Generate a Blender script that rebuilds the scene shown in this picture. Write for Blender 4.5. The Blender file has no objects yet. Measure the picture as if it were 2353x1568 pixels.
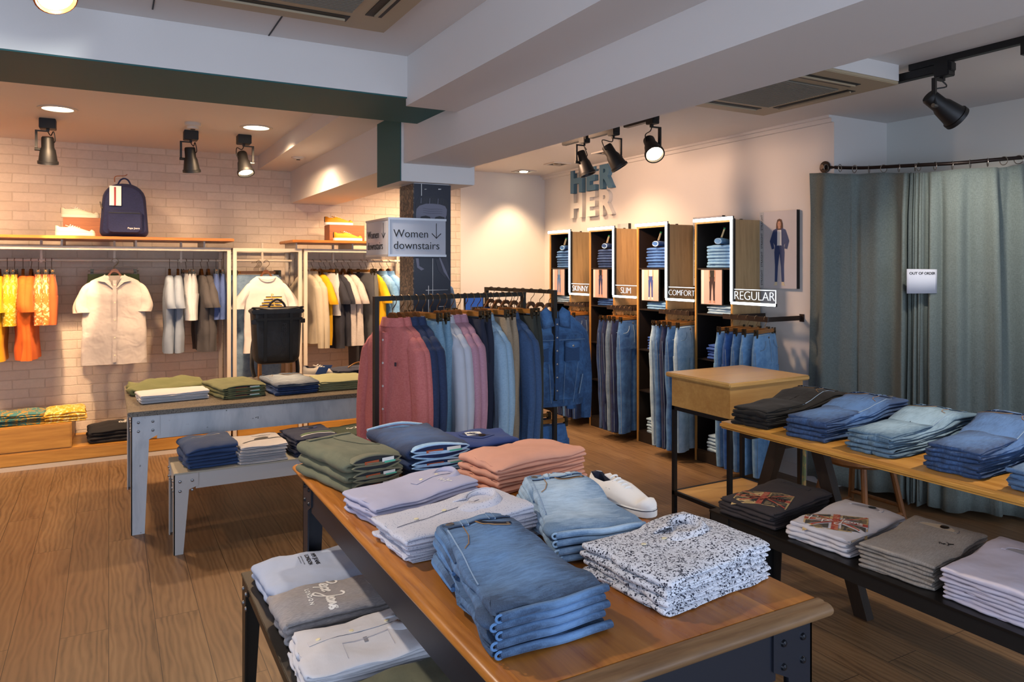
import bpy, bmesh, math, random
from mathutils import Vector, Matrix, noise
from mathutils.bvhtree import BVHTree

random.seed(11)
sc = bpy.context.scene
COL = sc.collection
PI = math.pi

def hx(h):
    h = h.lstrip('#')
    c = [int(h[i:i+2], 16)/255 for i in (0, 2, 4)]
    return tuple(x/12.92 if x <= .04045 else ((x+.055)/1.055)**2.4 for x in c) + (1.,)

# ---------------------------------------------------------------- camera
cam_d = bpy.data.cameras.new('camera'); cam = bpy.data.objects.new('camera', cam_d); COL.objects.link(cam)
cam.location = (0, 0, 1.65); cam.rotation_euler = (PI/2, 0, -math.radians(28.98))
cam_d.sensor_width = 36; cam_d.lens = 1673/2353*36; cam_d.shift_y = -169/2353; cam_d.clip_start = .05
sc.camera = cam
sc.view_settings.view_transform = 'Standard'; sc.view_settings.look = 'None'
sc.view_settings.gamma = 1; sc.view_settings.use_curve_mapping = False
sc.view_settings.exposure = 0.47
# ---------------------------------------------------------------- world and lights
w = bpy.data.worlds.new('world'); sc.world = w; w.use_nodes = True
w.node_tree.nodes['Background'].inputs[0].default_value = (.62, .74, 1, 1)
w.node_tree.nodes['Background'].inputs[1].default_value = .5

def aim(o, d):
    o.rotation_euler = Vector(d).to_track_quat('-Z', 'Y').to_euler()
def area(loc, target, sx, sy, e, col):
    l = bpy.data.lights.new('window_daylight', 'AREA'); l.shape = 'RECTANGLE'; l.size = sx; l.size_y = sy
    l.energy = e; l.color = col; o = bpy.data.objects.new('window_daylight', l); COL.objects.link(o)
    o.location = loc; aim(o, Vector(target)-Vector(loc)); return o
def spot(loc, target, e, col=(1, .72, .45), ang=50, blend=.5, r=.04):
    l = bpy.data.lights.new('spot_beam', 'SPOT'); l.energy = e; l.color = col; l.spot_size = math.radians(ang)
    l.spot_blend = blend; l.shadow_soft_size = r
    o = bpy.data.objects.new('spot_beam', l); COL.objects.link(o); o.location = loc; aim(o, Vector(target)-Vector(loc)); return o
WARM = (1, .66, .38); MID = (1, .80, .60)
area((1.2, -2.3, 1.5), (1.2, 5, 1.35), 6.2, 2.3, 105, (.68, .80, 1))      # shop window behind the viewer
area((-3.3, .6, 1.5), (5, 1.6, 1.3), 3.2, 2.2, 32, (.68, .80, 1))         # shop window round the corner

# ---------------------------------------------------------------- materials
class NT:
    def __init__(s, name):
        s.m = bpy.data.materials.new(name); s.m.use_nodes = True; s.t = s.m.node_tree
        s.b = s.t.nodes['Principled BSDF']; s.tc = None
    def n(s, typ, **kw):
        nd = s.t.nodes.new('ShaderNode'+typ)
        for k, v in kw.items():
            if k.startswith('i_'):
                k = k[2:]; k = int(k) if k.isdigit() else k.replace('_', ' ')
                s.set(nd.inputs[k], v)
            else: setattr(nd, k, v)
        return nd
    def set(s, inp, v):
        if hasattr(v, 'is_output') or isinstance(v, bpy.types.NodeSocket): s.t.links.new(v, inp)
        else: inp.default_value = v
    def co(s, kind='Object'):
        if not s.tc: s.tc = s.n('TexCoord')
        return s.tc.outputs[kind]
    def mapv(s, v, sc_=(1, 1, 1), rot=(0, 0, 0), loc=(0, 0, 0)):
        m = s.n('Mapping'); s.t.links.new(v, m.inputs[0]); m.inputs['Scale'].default_value = sc_
        m.inputs['Rotation'].default_value = rot; m.inputs['Location'].default_value = loc; return m.outputs[0]
    def noise(s, v, scale=5, detail=4, rough=.6, dist=0):
        return s.n('TexNoise', i_Vector=v, i_Scale=scale, i_Detail=detail, i_Roughness=rough, i_Distortion=dist)
    def ramp(s, f, *stops):
        r = s.n('ValToRGB'); s.t.links.new(f, r.inputs[0]); e = r.color_ramp.elements
        while len(e) < len(stops): e.new(.5)
        for k, (p, c) in enumerate(stops): e[k].position = p; e[k].color = c if len(c) == 4 else (*c, 1)
        return r.outputs[0]
    def mix(s, f, a, b, mode='MIX'):
        m = s.n('Mix', data_type='RGBA', blend_type=mode)
        s.set(m.inputs[0], f); s.set(m.inputs[6], a); s.set(m.inputs[7], b); return m.outputs[2]
    def math(s, op, a, b=0):
        m = s.n('Math', operation=op); s.set(m.inputs[0], a); s.set(m.inputs[1], b); return m.outputs[0]
    def bump(s, h, st=.3, dist=.01):
        b = s.n('Bump', i_Strength=st, i_Distance=dist); s.t.links.new(h, b.inputs['Height']); s.t.links.new(b.outputs[0], s.b.inputs['Normal'])
    def done(s, col=None, rough=.6, metal=0, **kw):
        if col is not None: s.set(s.b.inputs['Base Color'], col)
        s.set(s.b.inputs['Roughness'], rough); s.b.inputs['Metallic'].default_value = metal
        for k, v in kw.items(): s.set(s.b.inputs[k.replace('_', ' ')], v)
        return s.m

_mc = {}
def cached(fn):
    def g(*a, **k):
        key = (fn.__name__, a, tuple(sorted(k.items())))
        if key not in _mc: _mc[key] = fn(*a, **k)
        return _mc[key]
    return g

@cached
def plain(name, h, rough=.5, metal=0):
    s = NT(name); c = hx(h); v = s.noise(s.co(), 9, 3)
    col = s.mix(v.outputs[0], tuple(x*.97 for x in c[:3])+(1,), tuple(min(1, x*1.03) for x in c[:3])+(1,))
    return s.done(col, rough, metal)
@cached
def glow(name, h, e):
    s = NT(name); s.done((0, 0, 0, 1), .5); s.b.inputs['Emission Color'].default_value = hx(h); s.b.inputs['Emission Strength'].default_value = e; return s.m
@cached
def paint(name, h, bump=.06):
    s = NT(name); c = hx(h); v = s.noise(s.co(), 1.3, 5); f = s.noise(s.co(), 140, 2)
    s.bump(f.outputs[0], bump, .004)
    return s.done(s.mix(v.outputs[0], tuple(x*.94 for x in c[:3])+(1,), c), .62)
@cached
def wood(name, a, b, axis='Y', scale=1., rough=.38, knots=False, dark=None, board=0):
    s = NT(name); st = {'X': (1.2, 14, 14), 'Y': (14, 1.2, 14), 'Z': (14, 14, 1.2)}[axis]
    v = s.mapv(s.co(), tuple(x*scale for x in st))
    base = v
    if board:
        sp = s.n('SeparateXYZ'); s.t.links.new(s.co(), sp.inputs[0])
        src = {'X': 'Y', 'Y': 'X', 'Z': 'X'}[axis]
        fl = s.math('FLOOR', s.math('DIVIDE', sp.outputs[src], board)); wn = s.n('TexWhiteNoise', noise_dimensions='1D', i_W=fl)
        ad = s.n('VectorMath', operation='ADD'); s.t.links.new(v, ad.inputs[0]); s.t.links.new(wn.outputs['Color'], ad.inputs[1])
        sc2 = s.n('VectorMath', operation='MULTIPLY'); s.t.links.new(wn.outputs['Color'], sc2.inputs[0]); sc2.inputs[1].default_value = (9, 9, 9)
        s.t.links.new(sc2.outputs[0], ad.inputs[1]); base = ad.outputs[0]
    n1 = s.noise(base, 1.1, 7, .62, .6); n2 = s.noise(base, 7, 3, .6)
    f = s.math('ADD', s.math('MULTIPLY', n1.outputs[0], .75), s.math('MULTIPLY', n2.outputs[0], .28))
    col = s.ramp(f, (.3, hx(a)), (.68, hx(b)))
    if board:
        col = s.mix(s.math('MULTIPLY', wn.outputs['Value'], .45), col, hx(a))
    if knots:
        vo = s.n('TexVoronoi', i_Vector=s.mapv(s.co(), tuple({1.2*scale: 2., 14*scale: 5.}.get(x*scale, 3.) for x in st)), i_Scale=1.)
        k = s.ramp(vo.outputs['Distance'], (.05, (1, 1, 1)), (.14, (0, 0, 0)))
        col = s.mix(k, col, hx(dark or '3a1d0c'))
    s.bump(f, .12, .004)
    return s.done(col, s.math('ADD', s.math('MULTIPLY', n1.outputs[0], .25), rough-.12))
@cached
def fabric(name, h, h2=None, kind='plain', wr=.35, rough=.85, fade=False):
    s = NT(name); c = hx(h); c2 = hx(h2) if h2 else tuple(x*.82 for x in c[:3])+(1,)
    v = s.co(); big = s.noise(v, 7, 4, .55, .8); fine = s.noise(v, 420, 2)
    if kind == 'plain': col = s.mix(s.ramp(big.outputs[0], (.25, (0, 0, 0)), (.75, (1, 1, 1))), tuple(x*.92 for x in c[:3])+(1,), c)
    elif kind == 'heather':
        st = s.noise(s.mapv(v, (60, 500, 60)), 1, 3); col = s.mix(s.ramp(st.outputs[0], (.35, (0, 0, 0)), (.65, (1, 1, 1))), c2, c)
    elif kind == 'weave':
        a = s.noise(s.mapv(v, (700, 700, 60)), 1, 1); b = s.noise(s.mapv(v, (60, 60, 700)), 1, 1)
        col = s.mix(s.ramp(s.math('MULTIPLY', s.math('ADD', a.outputs[0], b.outputs[0]), .5), (.4, (0, 0, 0)), (.6, (1, 1, 1))), c2, c)
    elif kind == 'dots':
        vo = s.n('TexVoronoi', i_Vector=v, i_Scale=150.); k = s.ramp(vo.outputs['Distance'], (.16, (1, 1, 1)), (.26, (0, 0, 0)))
        col = s.mix(s.math('MULTIPLY', k, .65), c, c2)
    elif kind == 'floral':
        a = s.n('TexVoronoi', i_Vector=v, i_Scale=120.); nz = s.noise(v, 92, 3, .7, 2.0)
        k1 = s.ramp(a.outputs['Distance'], (.3, (1, 1, 1)), (.38, (0, 0, 0))); k2 = s.ramp(nz.outputs[0], (.55, (0, 0, 0)), (.585, (1, 1, 1)))
        k3 = s.ramp(s.noise(v, 45, 1).outputs[0], (.42, (0, 0, 0)), (.5, (1, 1, 1)))
        col = s.mix(s.math('MAXIMUM', s.math('MULTIPLY', k1, k3), k2), c, c2)
    elif kind == 'tropic':
        a = s.noise(v, 16, 3, .6, 2.5); col = s.mix(s.ramp(a.outputs[0], (.5, (0, 0, 0)), (.56, (1, 1, 1))), c, c2)
    elif kind == 'denim':
        if fade:
            g = s.n('SeparateXYZ'); s.t.links.new(s.co('Generated'), g.inputs[0])
            ax = s.math('ABSOLUTE', s.math('SUBTRACT', g.outputs[0], .5)); ay = s.math('ABSOLUTE', s.math('SUBTRACT', g.outputs[1], .5))
            ctr = s.math('SUBTRACT', 1.05, s.math('MULTIPLY', s.math('ADD', s.math('POWER', s.math('MULTIPLY', ax, 2), 2.), s.math('POWER', s.math('MULTIPLY', ay, 2), 3.)), .85))
        tw = s.noise(s.mapv(v, (900, 160, 160), (0, 0, .7)), 1, 2); st = s.noise(s.mapv(v, (22, 5, 22)), 1, 5, .65, .4)
        if fade:
            wk = s.noise(s.mapv(v, (9, 34, 9), (0, 0, .5)), 1, 4, .6, .6)
            fs = s.noise(s.mapv(v, (26, 150, 26), (0, 0, .15)), 1, 3, .7)
            mm = s.math('ADD', s.math('ADD', s.math('MULTIPLY', ctr, .5), s.math('MULTIPLY', s.math('SUBTRACT', fs.outputs[0], .5), .55)), s.math('SUBTRACT', s.math('ADD', s.math('MULTIPLY', big.outputs[0], .45), s.math('MULTIPLY', wk.outputs[0], .35)), .15))
            m = s.ramp(mm, (.34, (0, 0, 0)), (.80, (1, 1, 1)))
        else: m = s.ramp(s.math('ADD', s.math('MULTIPLY', big.outputs[0], .6), s.math('MULTIPLY', st.outputs[0], .45)), (.36, (0, 0, 0)), (.68, (1, 1, 1)))
        col = s.mix(m, c, c2); col = s.mix(s.math('MULTIPLY', tw.outputs[0], .35), col, tuple(min(1, x*1.5+.003) for x in c2[:3])+(1,))
    wrk = s.noise(v, 10, 2, .5, .25)
    h1 = s.math('ADD', wrk.outputs[0], s.math('MULTIPLY', fine.outputs[0], .05))
    s.bump(h1, wr, .02)
    return s.done(col, rough, Sheen_Weight=.04)

WHITE = paint('white plaster paint', 'd9d5d2')
def metal(h='0f0f11', r=.5): return plain('black powder-coated steel', h, r, 0)
BLACK = metal(); GREY = plain('gunmetal rack steel', '37332f', .4, .5); WMET = plain('cream painted steel', 'cdbfae', .45)
CHROME = plain('brushed nickel', '9a938a', .3, .9); BRASSY = plain('bronze hanger wire', '6b5236', .35, .8)
TEAL = paint('dark teal paint', '0e5557', .1)
HONEY = wood('honey stained pine shelf', '8a4a0e', 'c98028', 'X', 1., .35)
PINE = wood('orange pine drawer', '94601f', 'cf9a46', 'X', .7, .42, True)
OAK = wood('tower oak veneer', '8f7450', 'b5986c', 'Z', 1.2, .5)
BIRCH = wood('blond birch plywood', 'b98443', 'd9aa64', 'X', .5, .4)
BIRCHY = wood('blond birch plywood top', 'cd9a52', 'e6b872', 'X', .5, .32)
TRES = wood('golden oak trestle top', 'a46c26', 'd8a252', 'Y', 1., .35)
TOPW = wood('reddish brown table top', '84481a', 'c9863c', 'Y', .8, .3, True, '35180a', .14)
EDGEW = wood('worn table edge', '4c331f', '8a6a48', 'X', 1., .5)
DKWOOD = wood('dark trestle wood', '17110d', '33241a', 'Z', 1., .5)
HANG = wood('walnut hanger wood', '43240f', '85501f', 'X', 3., .35)
HANGL = wood('light hanger wood', '7d4c1c', 'b47a35', 'X', 3., .35)
BUTTON = plain('pale button', 'e6dcb8', .4); RIVET = plain('steel rivet', '8b8d90', .3, .9)
TAGG = plain('green size tag', '4fb79b', .6); TAGR = plain('rust leather patch', 'a34a22', .6); TAGW = plain('white size label', 'dcdcd6', .6)
SHOEW = plain('white canvas', 'efebe6', .8); RUB = plain('white rubber sole', 'e4e2de', .45)
INK = plain('black ink', '0f0f12', .6); WINK = plain('white ink', 'eceae6', .6)

# ---------------------------------------------------------------- mesh building
class MB:
    def __init__(s): s.v = []; s.f = []
    def add(s, vs, fs):
        o = len(s.v); s.v += [tuple(v) for v in vs]; s.f += [tuple(i+o for i in f) for f in fs]; return s
    def box(s, x0, x1, y0, y1, z0, z1):
        return s.add([(x, y, z) for z in (z0, z1) for y in (y0, y1) for x in (x0, x1)],
                     [(0, 2, 3, 1), (4, 5, 7, 6), (0, 1, 5, 4), (2, 6, 7, 3), (0, 4, 6, 2), (1, 3, 7, 5)])
    def loft(s, rings, cap=True):
        n = len(rings[0]); vs = [p for r in rings for p in r]; fs = []
        for j in range(len(rings)-1):
            for i in range(n):
                a = j*n+i; b = j*n+(i+1) % n; fs.append((a, b, b+n, a+n))
        if cap: fs += [tuple(range(n-1, -1, -1)), tuple(range((len(rings)-1)*n, len(rings)*n))]
        return s.add(vs, fs)
    def tube(s, pts, r, n=8, flat=1., closed=False):
        pts = [Vector(p) for p in pts]; rings = []; up = None; m = len(pts)
        for i, p in enumerate(pts):
            a = pts[(i-1) % m] if (i or closed) else p; b = pts[(i+1) % m] if (i < m-1 or closed) else p
            t = (b-a).normalized()
            if up is None: up = Vector((0, 0, 1)) if abs(t.z) < .9 else Vector((0, 1, 0))
            side = t.cross(up).normalized(); nu = side.cross(t).normalized(); up = nu
            rr = r[i] if isinstance(r, (list, tuple)) else r
            rings.append([p+side*math.cos(2*PI*k/n)*rr+nu*math.sin(2*PI*k/n)*rr*flat for k in range(n)])
        if closed: rings.append(rings[0])
        return s.loft(rings, not closed)
    def cyl(s, a, b, r, r2=None, n=16): return s.tube([a, b], [r, r if r2 is None else r2], n)
    def lathe(s, prof, M=Matrix(), n=24):
        ring = prof[0][0] > .02 and prof[0][0] == max(p[0] for p in prof) and prof[-1][0] > .02 and len(prof) == 4
        if ring: prof = list(prof)+[prof[0]]
        rings = [[M @ Vector((r*math.cos(2*PI*k/n), r*math.sin(2*PI*k/n), z)) for k in range(n)] for r, z in prof]
        return s.loft(rings, not ring)
    def prism(s, poly, t, M=Matrix()):
        n = len(poly); vs = [M @ Vector((x, y, 0)) for x, y in poly]+[M @ Vector((x, y, t)) for x, y in poly]
        return s.add(vs, [tuple(range(n-1, -1, -1)), tuple(range(n, 2*n))]+[(i, (i+1) % n, (i+1) % n+n, i+n) for i in range(n)])
    def mesh(s, name, m, ang=40, bevel=0, seg=2):
        me = bpy.data.meshes.new(name); me.from_pydata(s.v, [], s.f)
        bm = bmesh.new(); bm.from_mesh(me)
        bmesh.ops.recalc_face_normals(bm, faces=bm.faces)
        if bevel:
            es = [e for e in bm.edges if len(e.link_faces) == 2 and e.calc_face_angle(0) > math.radians(35)]
            bmesh.ops.bevel(bm, geom=es, offset=bevel, segments=seg, affect='EDGES', clamp_overlap=True)
        bm.to_mesh(me); bm.free()
        if ang:
            me.polygons.foreach_set('use_smooth', [True]*len(me.polygons)); me.set_sharp_from_angle(angle=math.radians(ang))
        if m: me.materials.append(m)
        return me
    def obj(s, name, m, parent=None, ang=40, bevel=0, loc=None, rz=0, seg=2):
        return link(name, s.mesh(name, m, ang, bevel, seg), parent, loc, rz)

def link(name, me, parent=None, loc=None, rz=0, M=None):
    o = bpy.data.objects.new(name, me); COL.objects.link(o)
    if parent: o.parent = parent
    if loc is not None: o.location = loc
    if rz: o.rotation_euler = (0, 0, rz)
    if M is not None: o.matrix_basis = M
    return o
def thing(name, loc=(0, 0, 0), rz=0):
    o = bpy.data.objects.new(name, None); COL.objects.link(o); o.location = loc; o.rotation_euler = (0, 0, rz); o.empty_display_size = .05; return o
def tag(o, label, cat, group=None):
    o['label'] = label; o['category'] = cat
    if group: o['group'] = group
    return o
def struct(o): o['kind'] = 'structure'; return o
def copy_tree(o, parent=None):
    c = o.copy(); COL.objects.link(c)
    if parent: c.parent = parent
    for ch in list(o.children): copy_tree(ch, c)
    return c
ORD = ['topmost', 'second', 'third', 'fourth', 'fifth', 'sixth', 'seventh', 'eighth', 'ninth', 'tenth', 'eleventh', 'twelfth', 'thirteenth', 'fourteenth', 'fifteenth', 'sixteenth', 'seventeenth', 'eighteenth', 'nineteenth', 'twentieth']
def nth(i, n=99): return ['first']*(i == 0) and 'first' or ORD[i]

def BX(name, m, parent, *b, bevel=0): return MB().box(*b).obj(name, m, parent, 30, bevel)
def text_mesh(txt, size, ext=.001, m=None, align='CENTER', off=0., spacing=1.):
    c = bpy.data.curves.new('t', 'FONT'); c.body = txt; c.size = size; c.extrude = ext; c.align_x = align; c.align_y = 'CENTER'; c.offset = off
    c.space_character = spacing; c.resolution_u = 4
    o = bpy.data.objects.new('t', c); COL.objects.link(o); dg = bpy.context.evaluated_depsgraph_get(); dg.update()
    me = bpy.data.meshes.new_from_object(o.evaluated_get(dg)); bpy.data.objects.remove(o); bpy.data.curves.remove(c)
    me.materials.clear()
    if m: me.materials.append(m)
    me.name = 'lettering'; return me
FACE_X = Matrix(((0, 0, -1, 0), (-1, 0, 0, 0), (0, 1, 0, 0), (0, 0, 0, 1)))   # local x -> -Y, y -> Z, normal -X
FACE_Y = Matrix(((1, 0, 0, 0), (0, 0, -1, 0), (0, 1, 0, 0), (0, 0, 0, 1)))    # local x -> X, y -> Z, normal -Y
def at(M, loc, s=1): return Matrix.Translation(loc) @ M @ Matrix.Scale(s, 4)

def drape(me, M, target, lift=.0012):
    """lay a flat print on the top of a garment: every point drops onto the cloth"""
    bm = bmesh.new(); bm.from_mesh(target); bv = BVHTree.FromBMesh(bm)
    b2 = bmesh.new(); b2.from_mesh(me); bmesh.ops.transform(b2, matrix=M, verts=b2.verts)
    for _ in range(2):
        es = [e for e in b2.edges if e.calc_length() > .02]
        if es: bmesh.ops.subdivide_edges(b2, edges=es, cuts=1)
    z0 = min(v.co.z for v in b2.verts)
    for v in b2.verts:
        h = bv.ray_cast(Vector((v.co.x, v.co.y, 1)), Vector((0, 0, -1)))
        if h[0]: v.co.z = h[0].z+lift+(v.co.z-z0)*.5
    b2.to_mesh(me); b2.free(); bm.free(); return me

# cursive lettering, drawn as strokes in a unit box
SCRIPT = [
    [(0, .1), (.02, .5), (.05, .95), (.02, .8), (.06, 1.0), (.14, .98), (.16, .8), (.1, .62), (.04, .58)],
    [(.12, .25), (.18, .35), (.22, .48), (.18, .55), (.14, .4), (.16, .22), (.24, .25), (.27, .5), (.25, -.15), (.27, .4), (.33, .5), (.35, .3), (.29, .2), (.35, .22), (.4, .4), (.43, .5), (.38, .52), (.36, .35), (.39, .2), (.46, .3)],
    [(.52, .95), (.6, 1.05), (.66, .95), (.63, .5), (.6, -.1), (.54, -.3), (.48, -.15), (.56, .1), (.64, .28), (.69, .38), (.715, .48), (.69, .54), (.665, .4), (.68, .24), (.725, .27), (.74, .42), (.78, .52), (.80, .48)],
    [(.80, .5), (.76, .52), (.735, .36), (.755, .22), (.79, .3), (.805, .5), (.80, .28), (.825, .24), (.845, .36), (.852, .5), (.852, .24), (.868, .42), (.893, .52), (.906, .4), (.906, .24), (.93, .26), (.965, .46), (.985, .54), (.96, .5), (.955, .42), (.985, .34), (.985, .24), (.95, .2)]]
def smooth_pts(p, k=4):
    out = []
    for i in range(len(p)-1):
        a, b, c, d = p[max(0, i-1)], p[i], p[i+1], p[min(len(p)-1, i+2)]
        for j in range(k):
            t = j/k
            out.append(tuple(.5*((2*b[q])+(-a[q]+c[q])*t+(2*a[q]-5*b[q]+4*c[q]-d[q])*t*t+(-a[q]+3*b[q]-3*c[q]+d[q])*t**3) for q in range(len(b))))
    out.append(p[-1]); return out
def script_mesh(wd, ht, th, m):
    b = MB()
    for st in SCRIPT:
        p = [Vector((x*wd-wd/2, (y-.4)*ht, 0)) for x, y in smooth_pts(st, 3)]
        L = []
        for i, q in enumerate(p):
            t = (p[min(i+1, len(p)-1)]-p[max(0, i-1)]).normalized(); nn = Vector((-t.y, t.x, 0))*th/2; L += [q+nn, q-nn]
        b.add(L, [(2*i, 2*i+1, 2*i+3, 2*i+2) for i in range(len(p)-1)])
    me = b.mesh('script', m, 0); return me

# ================================================================= ROOM
def floor_mat():
    s = NT('oak plank floor'); sp = s.n('SeparateXYZ'); s.t.links.new(s.co(), sp.inputs[0])
    cb = s.n('CombineXYZ'); s.t.links.new(sp.outputs[1], cb.inputs[0]); s.t.links.new(sp.outputs[0], cb.inputs[1])
    br = s.n('TexBrick', i_Vector=cb.outputs[0], i_Scale=1., i_Mortar_Size=.0016, i_Mortar_Smooth=.3, i_Bias=0., i_Brick_Width=1.9, i_Row_Height=.19, offset=.37, offset_frequency=2)
    br.inputs['Color1'].default_value = (0, 0, 0, 1); br.inputs['Color2'].default_value = (1, 1, 1, 1); br.inputs['Mortar'].default_value = (.5, .5, .5, 1)
    off = s.n('VectorMath', operation='SCALE'); s.t.links.new(br.outputs['Color'], off.inputs[0]); off.inputs['Scale'].default_value = 13.
    ad = s.n('VectorMath', operation='ADD'); s.t.links.new(s.mapv(s.co(), (1, .16, 1)), ad.inputs[0]); s.t.links.new(off.outputs[0], ad.inputs[1])
    n1 = s.noise(ad.outputs[0], 9, 6, .6, .3)
    wv = s.n('TexWave', wave_type='BANDS', bands_direction='X', i_Vector=ad.outputs[0], i_Scale=11., i_Distortion=11., i_Detail=2., i_Detail_Scale=1.2)
    fine = s.noise(s.mapv(s.co(), (90, 5, 1)), 1, 4)
    f = s.math('ADD', s.math('MULTIPLY', n1.outputs[0], .6), s.math('ADD', s.math('MULTIPLY', wv.outputs['Fac'], .22), s.math('MULTIPLY', fine.outputs[0], .2)))
    c = s.ramp(f, (.25, hx('433222')), (.42, hx('6f563c')), (.6, hx('7f6548')), (.85, hx('927859')))
    c = s.mix(s.math('MULTIPLY', br.outputs['Color'], .35), c, hx('6f5034'))
    c = s.mix(br.outputs['Fac'], c, hx('26180d'))
    s.bump(f, .1, .004)
    return s.done(c, .42)
def brick_mat():
    s = NT('white painted brick'); sp = s.n('SeparateXYZ'); s.t.links.new(s.co(), sp.inputs[0])
    wob = s.noise(s.co(), 9, 2)
    cb = s.n('CombineXYZ')
    s.t.links.new(s.math('ADD', sp.outputs[0], s.math('MULTIPLY', wob.outputs[0], .018)), cb.inputs[0])
    s.t.links.new(s.math('ADD', sp.outputs[2], s.math('MULTIPLY', wob.outputs[0], .016)), cb.inputs[1])
    br = s.n('TexBrick', i_Vector=cb.outputs[0], i_Scale=1., i_Mortar_Size=.007, i_Mortar_Smooth=.8, i_Brick_Width=.245, i_Row_Height=.083)
    br.inputs['Color1'].default_value = hx('d3c2b0'); br.inputs['Color2'].default_value = hx('ddcebd'); br.inputs['Mortar'].default_value = hx('c9b8a5')
    nz = s.noise(s.co(), 38, 5, .65)
    h = s.math('SUBTRACT', s.math('MULTIPLY', nz.outputs[0], .5), s.math('MULTIPLY', br.outputs['Fac'], .55))
    s.bump(h, .5, .008)
    return s.done(s.mix(s.ramp(nz.outputs[0], (.3, (0, 0, 0)), (.7, (1, 1, 1))), s.mix(.2, br.outputs[0], hx('a8988a')), br.outputs[0]), .7)

X0, X1, Y0, YB = -3.5, 5.38, -2.5, 7.75
XW = 4.75; H = 2.79
struct(BX('floor', floor_mat(), None, X0, X1+1, Y0, YB+.3, -.1, 0))
struct(BX('wall_back', brick_mat(), None, X0, 3.60, YB, YB+.2, 0, 2.9))
struct(BX('wall_rear', WHITE, None, 3.60, XW+.1, YB-.012, YB+.2, 0, 2.9))
struct(BX('wall_right', WHITE, None, XW, X1+.2, 3.60, YB+.2, 0, 2.9))
struct(BX('wall_alcove', paint('pale wall paint', 'cfd2cf'), None, X1, X1+.2, Y0, 3.60, 0, 2.9))
struct(BX('wall_left', WHITE, None, X0-.2, X0, 2.4, YB+.2, 0, 2.9))
b = MB(); b.box(X0, X1, Y0-.2, Y0, 0, .3); b.box(X0, X1, Y0-.2, Y0, 2.7, 2.9); b.box(X0, X0+.5, Y0-.2, Y0, .3, 2.7); b.box(X1-.9, X1, Y0-.2, Y0, .3, 2.7)
struct(b.obj('wall_front', WHITE, None, 30))
# ceilings at their three levels, the front one stopped by the teal beam
b = MB(); b.box(X0, 1.5, Y0, 3.7, 2.75, 2.9); b.box(X0, 1.5, 4.1, YB+.2, H, 2.95); b.box(2.0, X1+.2, Y0, YB+.2, H, 2.95)
struct(b.obj('ceiling', WHITE, None, 30))
struct(BX('ceiling_soffit', WHITE, None, 1.33, 1.66, 4.19, YB, 2.647, 2.8))
struct(BX('ceiling_beam', WHITE, None, 1.655, 2.125, Y0, YB, 2.32, 2.9))
struct(BX('ceiling_beam', WHITE, None, 1.36, 1.656, Y0, 3.60, 2.495, 2.9))
# teal-painted cross beam: white front, teal underside
bm_ = struct(BX('ceiling_beam', WHITE, None, X0, 1.656, 3.58, 4.19, 2.538, 2.9))
t = BX('painted_underside', TEAL, bm_, X0, 1.656, 3.584, 4.19, 2.532, 2.5385)
cap = struct(BX('column_capital', WHITE, None, 1.64, 2.163, 4.425, 4.887, 2.206, 2.648, bevel=.003))
BX('painted_side', TEAL, cap, 1.634, 1.6405, 4.428, 4.887, 2.207, 2.648)
struct(BX('support_column', WHITE, None, 1.75, 2.002, 4.485, 4.72, 0, 2.21))
# shallow cornice and shrunk joint lines
struct(BX('trim_1', WHITE, None, XW-.03, XW, 3.60, YB, H-.05, H)); struct(BX('trim_2', WHITE, None, XW-.06, XW-.03, 3.6, YB, H-.02, H))
b = MB(); b.box(.16, .166, 2.2, 3.45, 2.747, 2.7505); b.box(.66, .666, 3.2, 3.575, 2.747, 2.7505)
struct(b.obj('trim_3', INK, None, 0))
struct(BX('baseboard_rear', WHITE, None, 3.6, XW, YB-.03, YB-.012, 0, .1)); struct(BX('baseboard_right', WHITE, None, XW-.015, XW, 3.6, YB, 0, .1))

# column poster: dark torn print of a brooding face
def poly(pts, m, M, z, name, parent, t=.0006):
    b = MB(); b.prism(pts, t); o = link(name, b.mesh(name, m, 0), parent, M=M @ Matrix.Translation((0, 0, z))); return o
def ell(cx, cy, rx, ry, n=20, a0=0, a1=2*PI): return [(cx+rx*math.cos(a0+(a1-a0)*k/n), cy+ry*math.sin(a0+(a1-a0)*k/n)) for k in range(n)]
DK = plain('dark indigo print', '171a2b', .35); DK2 = plain('charcoal print', '2c2c3a', .4); SK = plain('grey skin print', '6f6f80', .4)
pp = tag(thing('column_poster', (1.745, 4.48, 0)), 'dark blue-black poster of a frowning man wrapped round the column', 'poster')
BX('front_panel', DK, pp, -.0, .262, -.008, -.0005, .35, 2.2)
side = BX('side_panel', fabric('brown collage print', '2a211d', '7d6b58', 'tropic', .05, .4), pp, -.006, .0, -.008, .243, 1.33, 2.2)
M = at(FACE_Y, (.131, -.0085, 0))
head = poly([(-.112, 1.90), (-.118, 2.0), (-.112, 2.05), (-.09, 2.078), (0, 2.088), (.088, 2.078), (.104, 2.05), (.10, 2.0), (.06, 1.90)], SK, M, 0, 'printed_face', pp)
poly([(-.118, 2.03), (-.122, 2.075), (-.10, 2.105), (-.05, 2.118), (0, 2.12), (.06, 2.116), (.10, 2.10), (.112, 2.07), (.106, 2.03), (.09, 2.06), (.05, 2.07), (.0, 2.073), (-.05, 2.07), (-.095, 2.055)], plain('printed dark hair', '20212c', .4), M, .0012, 'printed_hair', pp)
for k in range(9): poly([(-.085+.02*k, 2.072), (-.081+.02*k, 2.072), (-.079+.02*k, 2.108), (-.082+.02*k, 2.108)], DK2 if k % 3 else SK, M, .0018, 'printed_hair_strand', pp)
WRK = plain('printed shadow', '50505f', .4)
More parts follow.
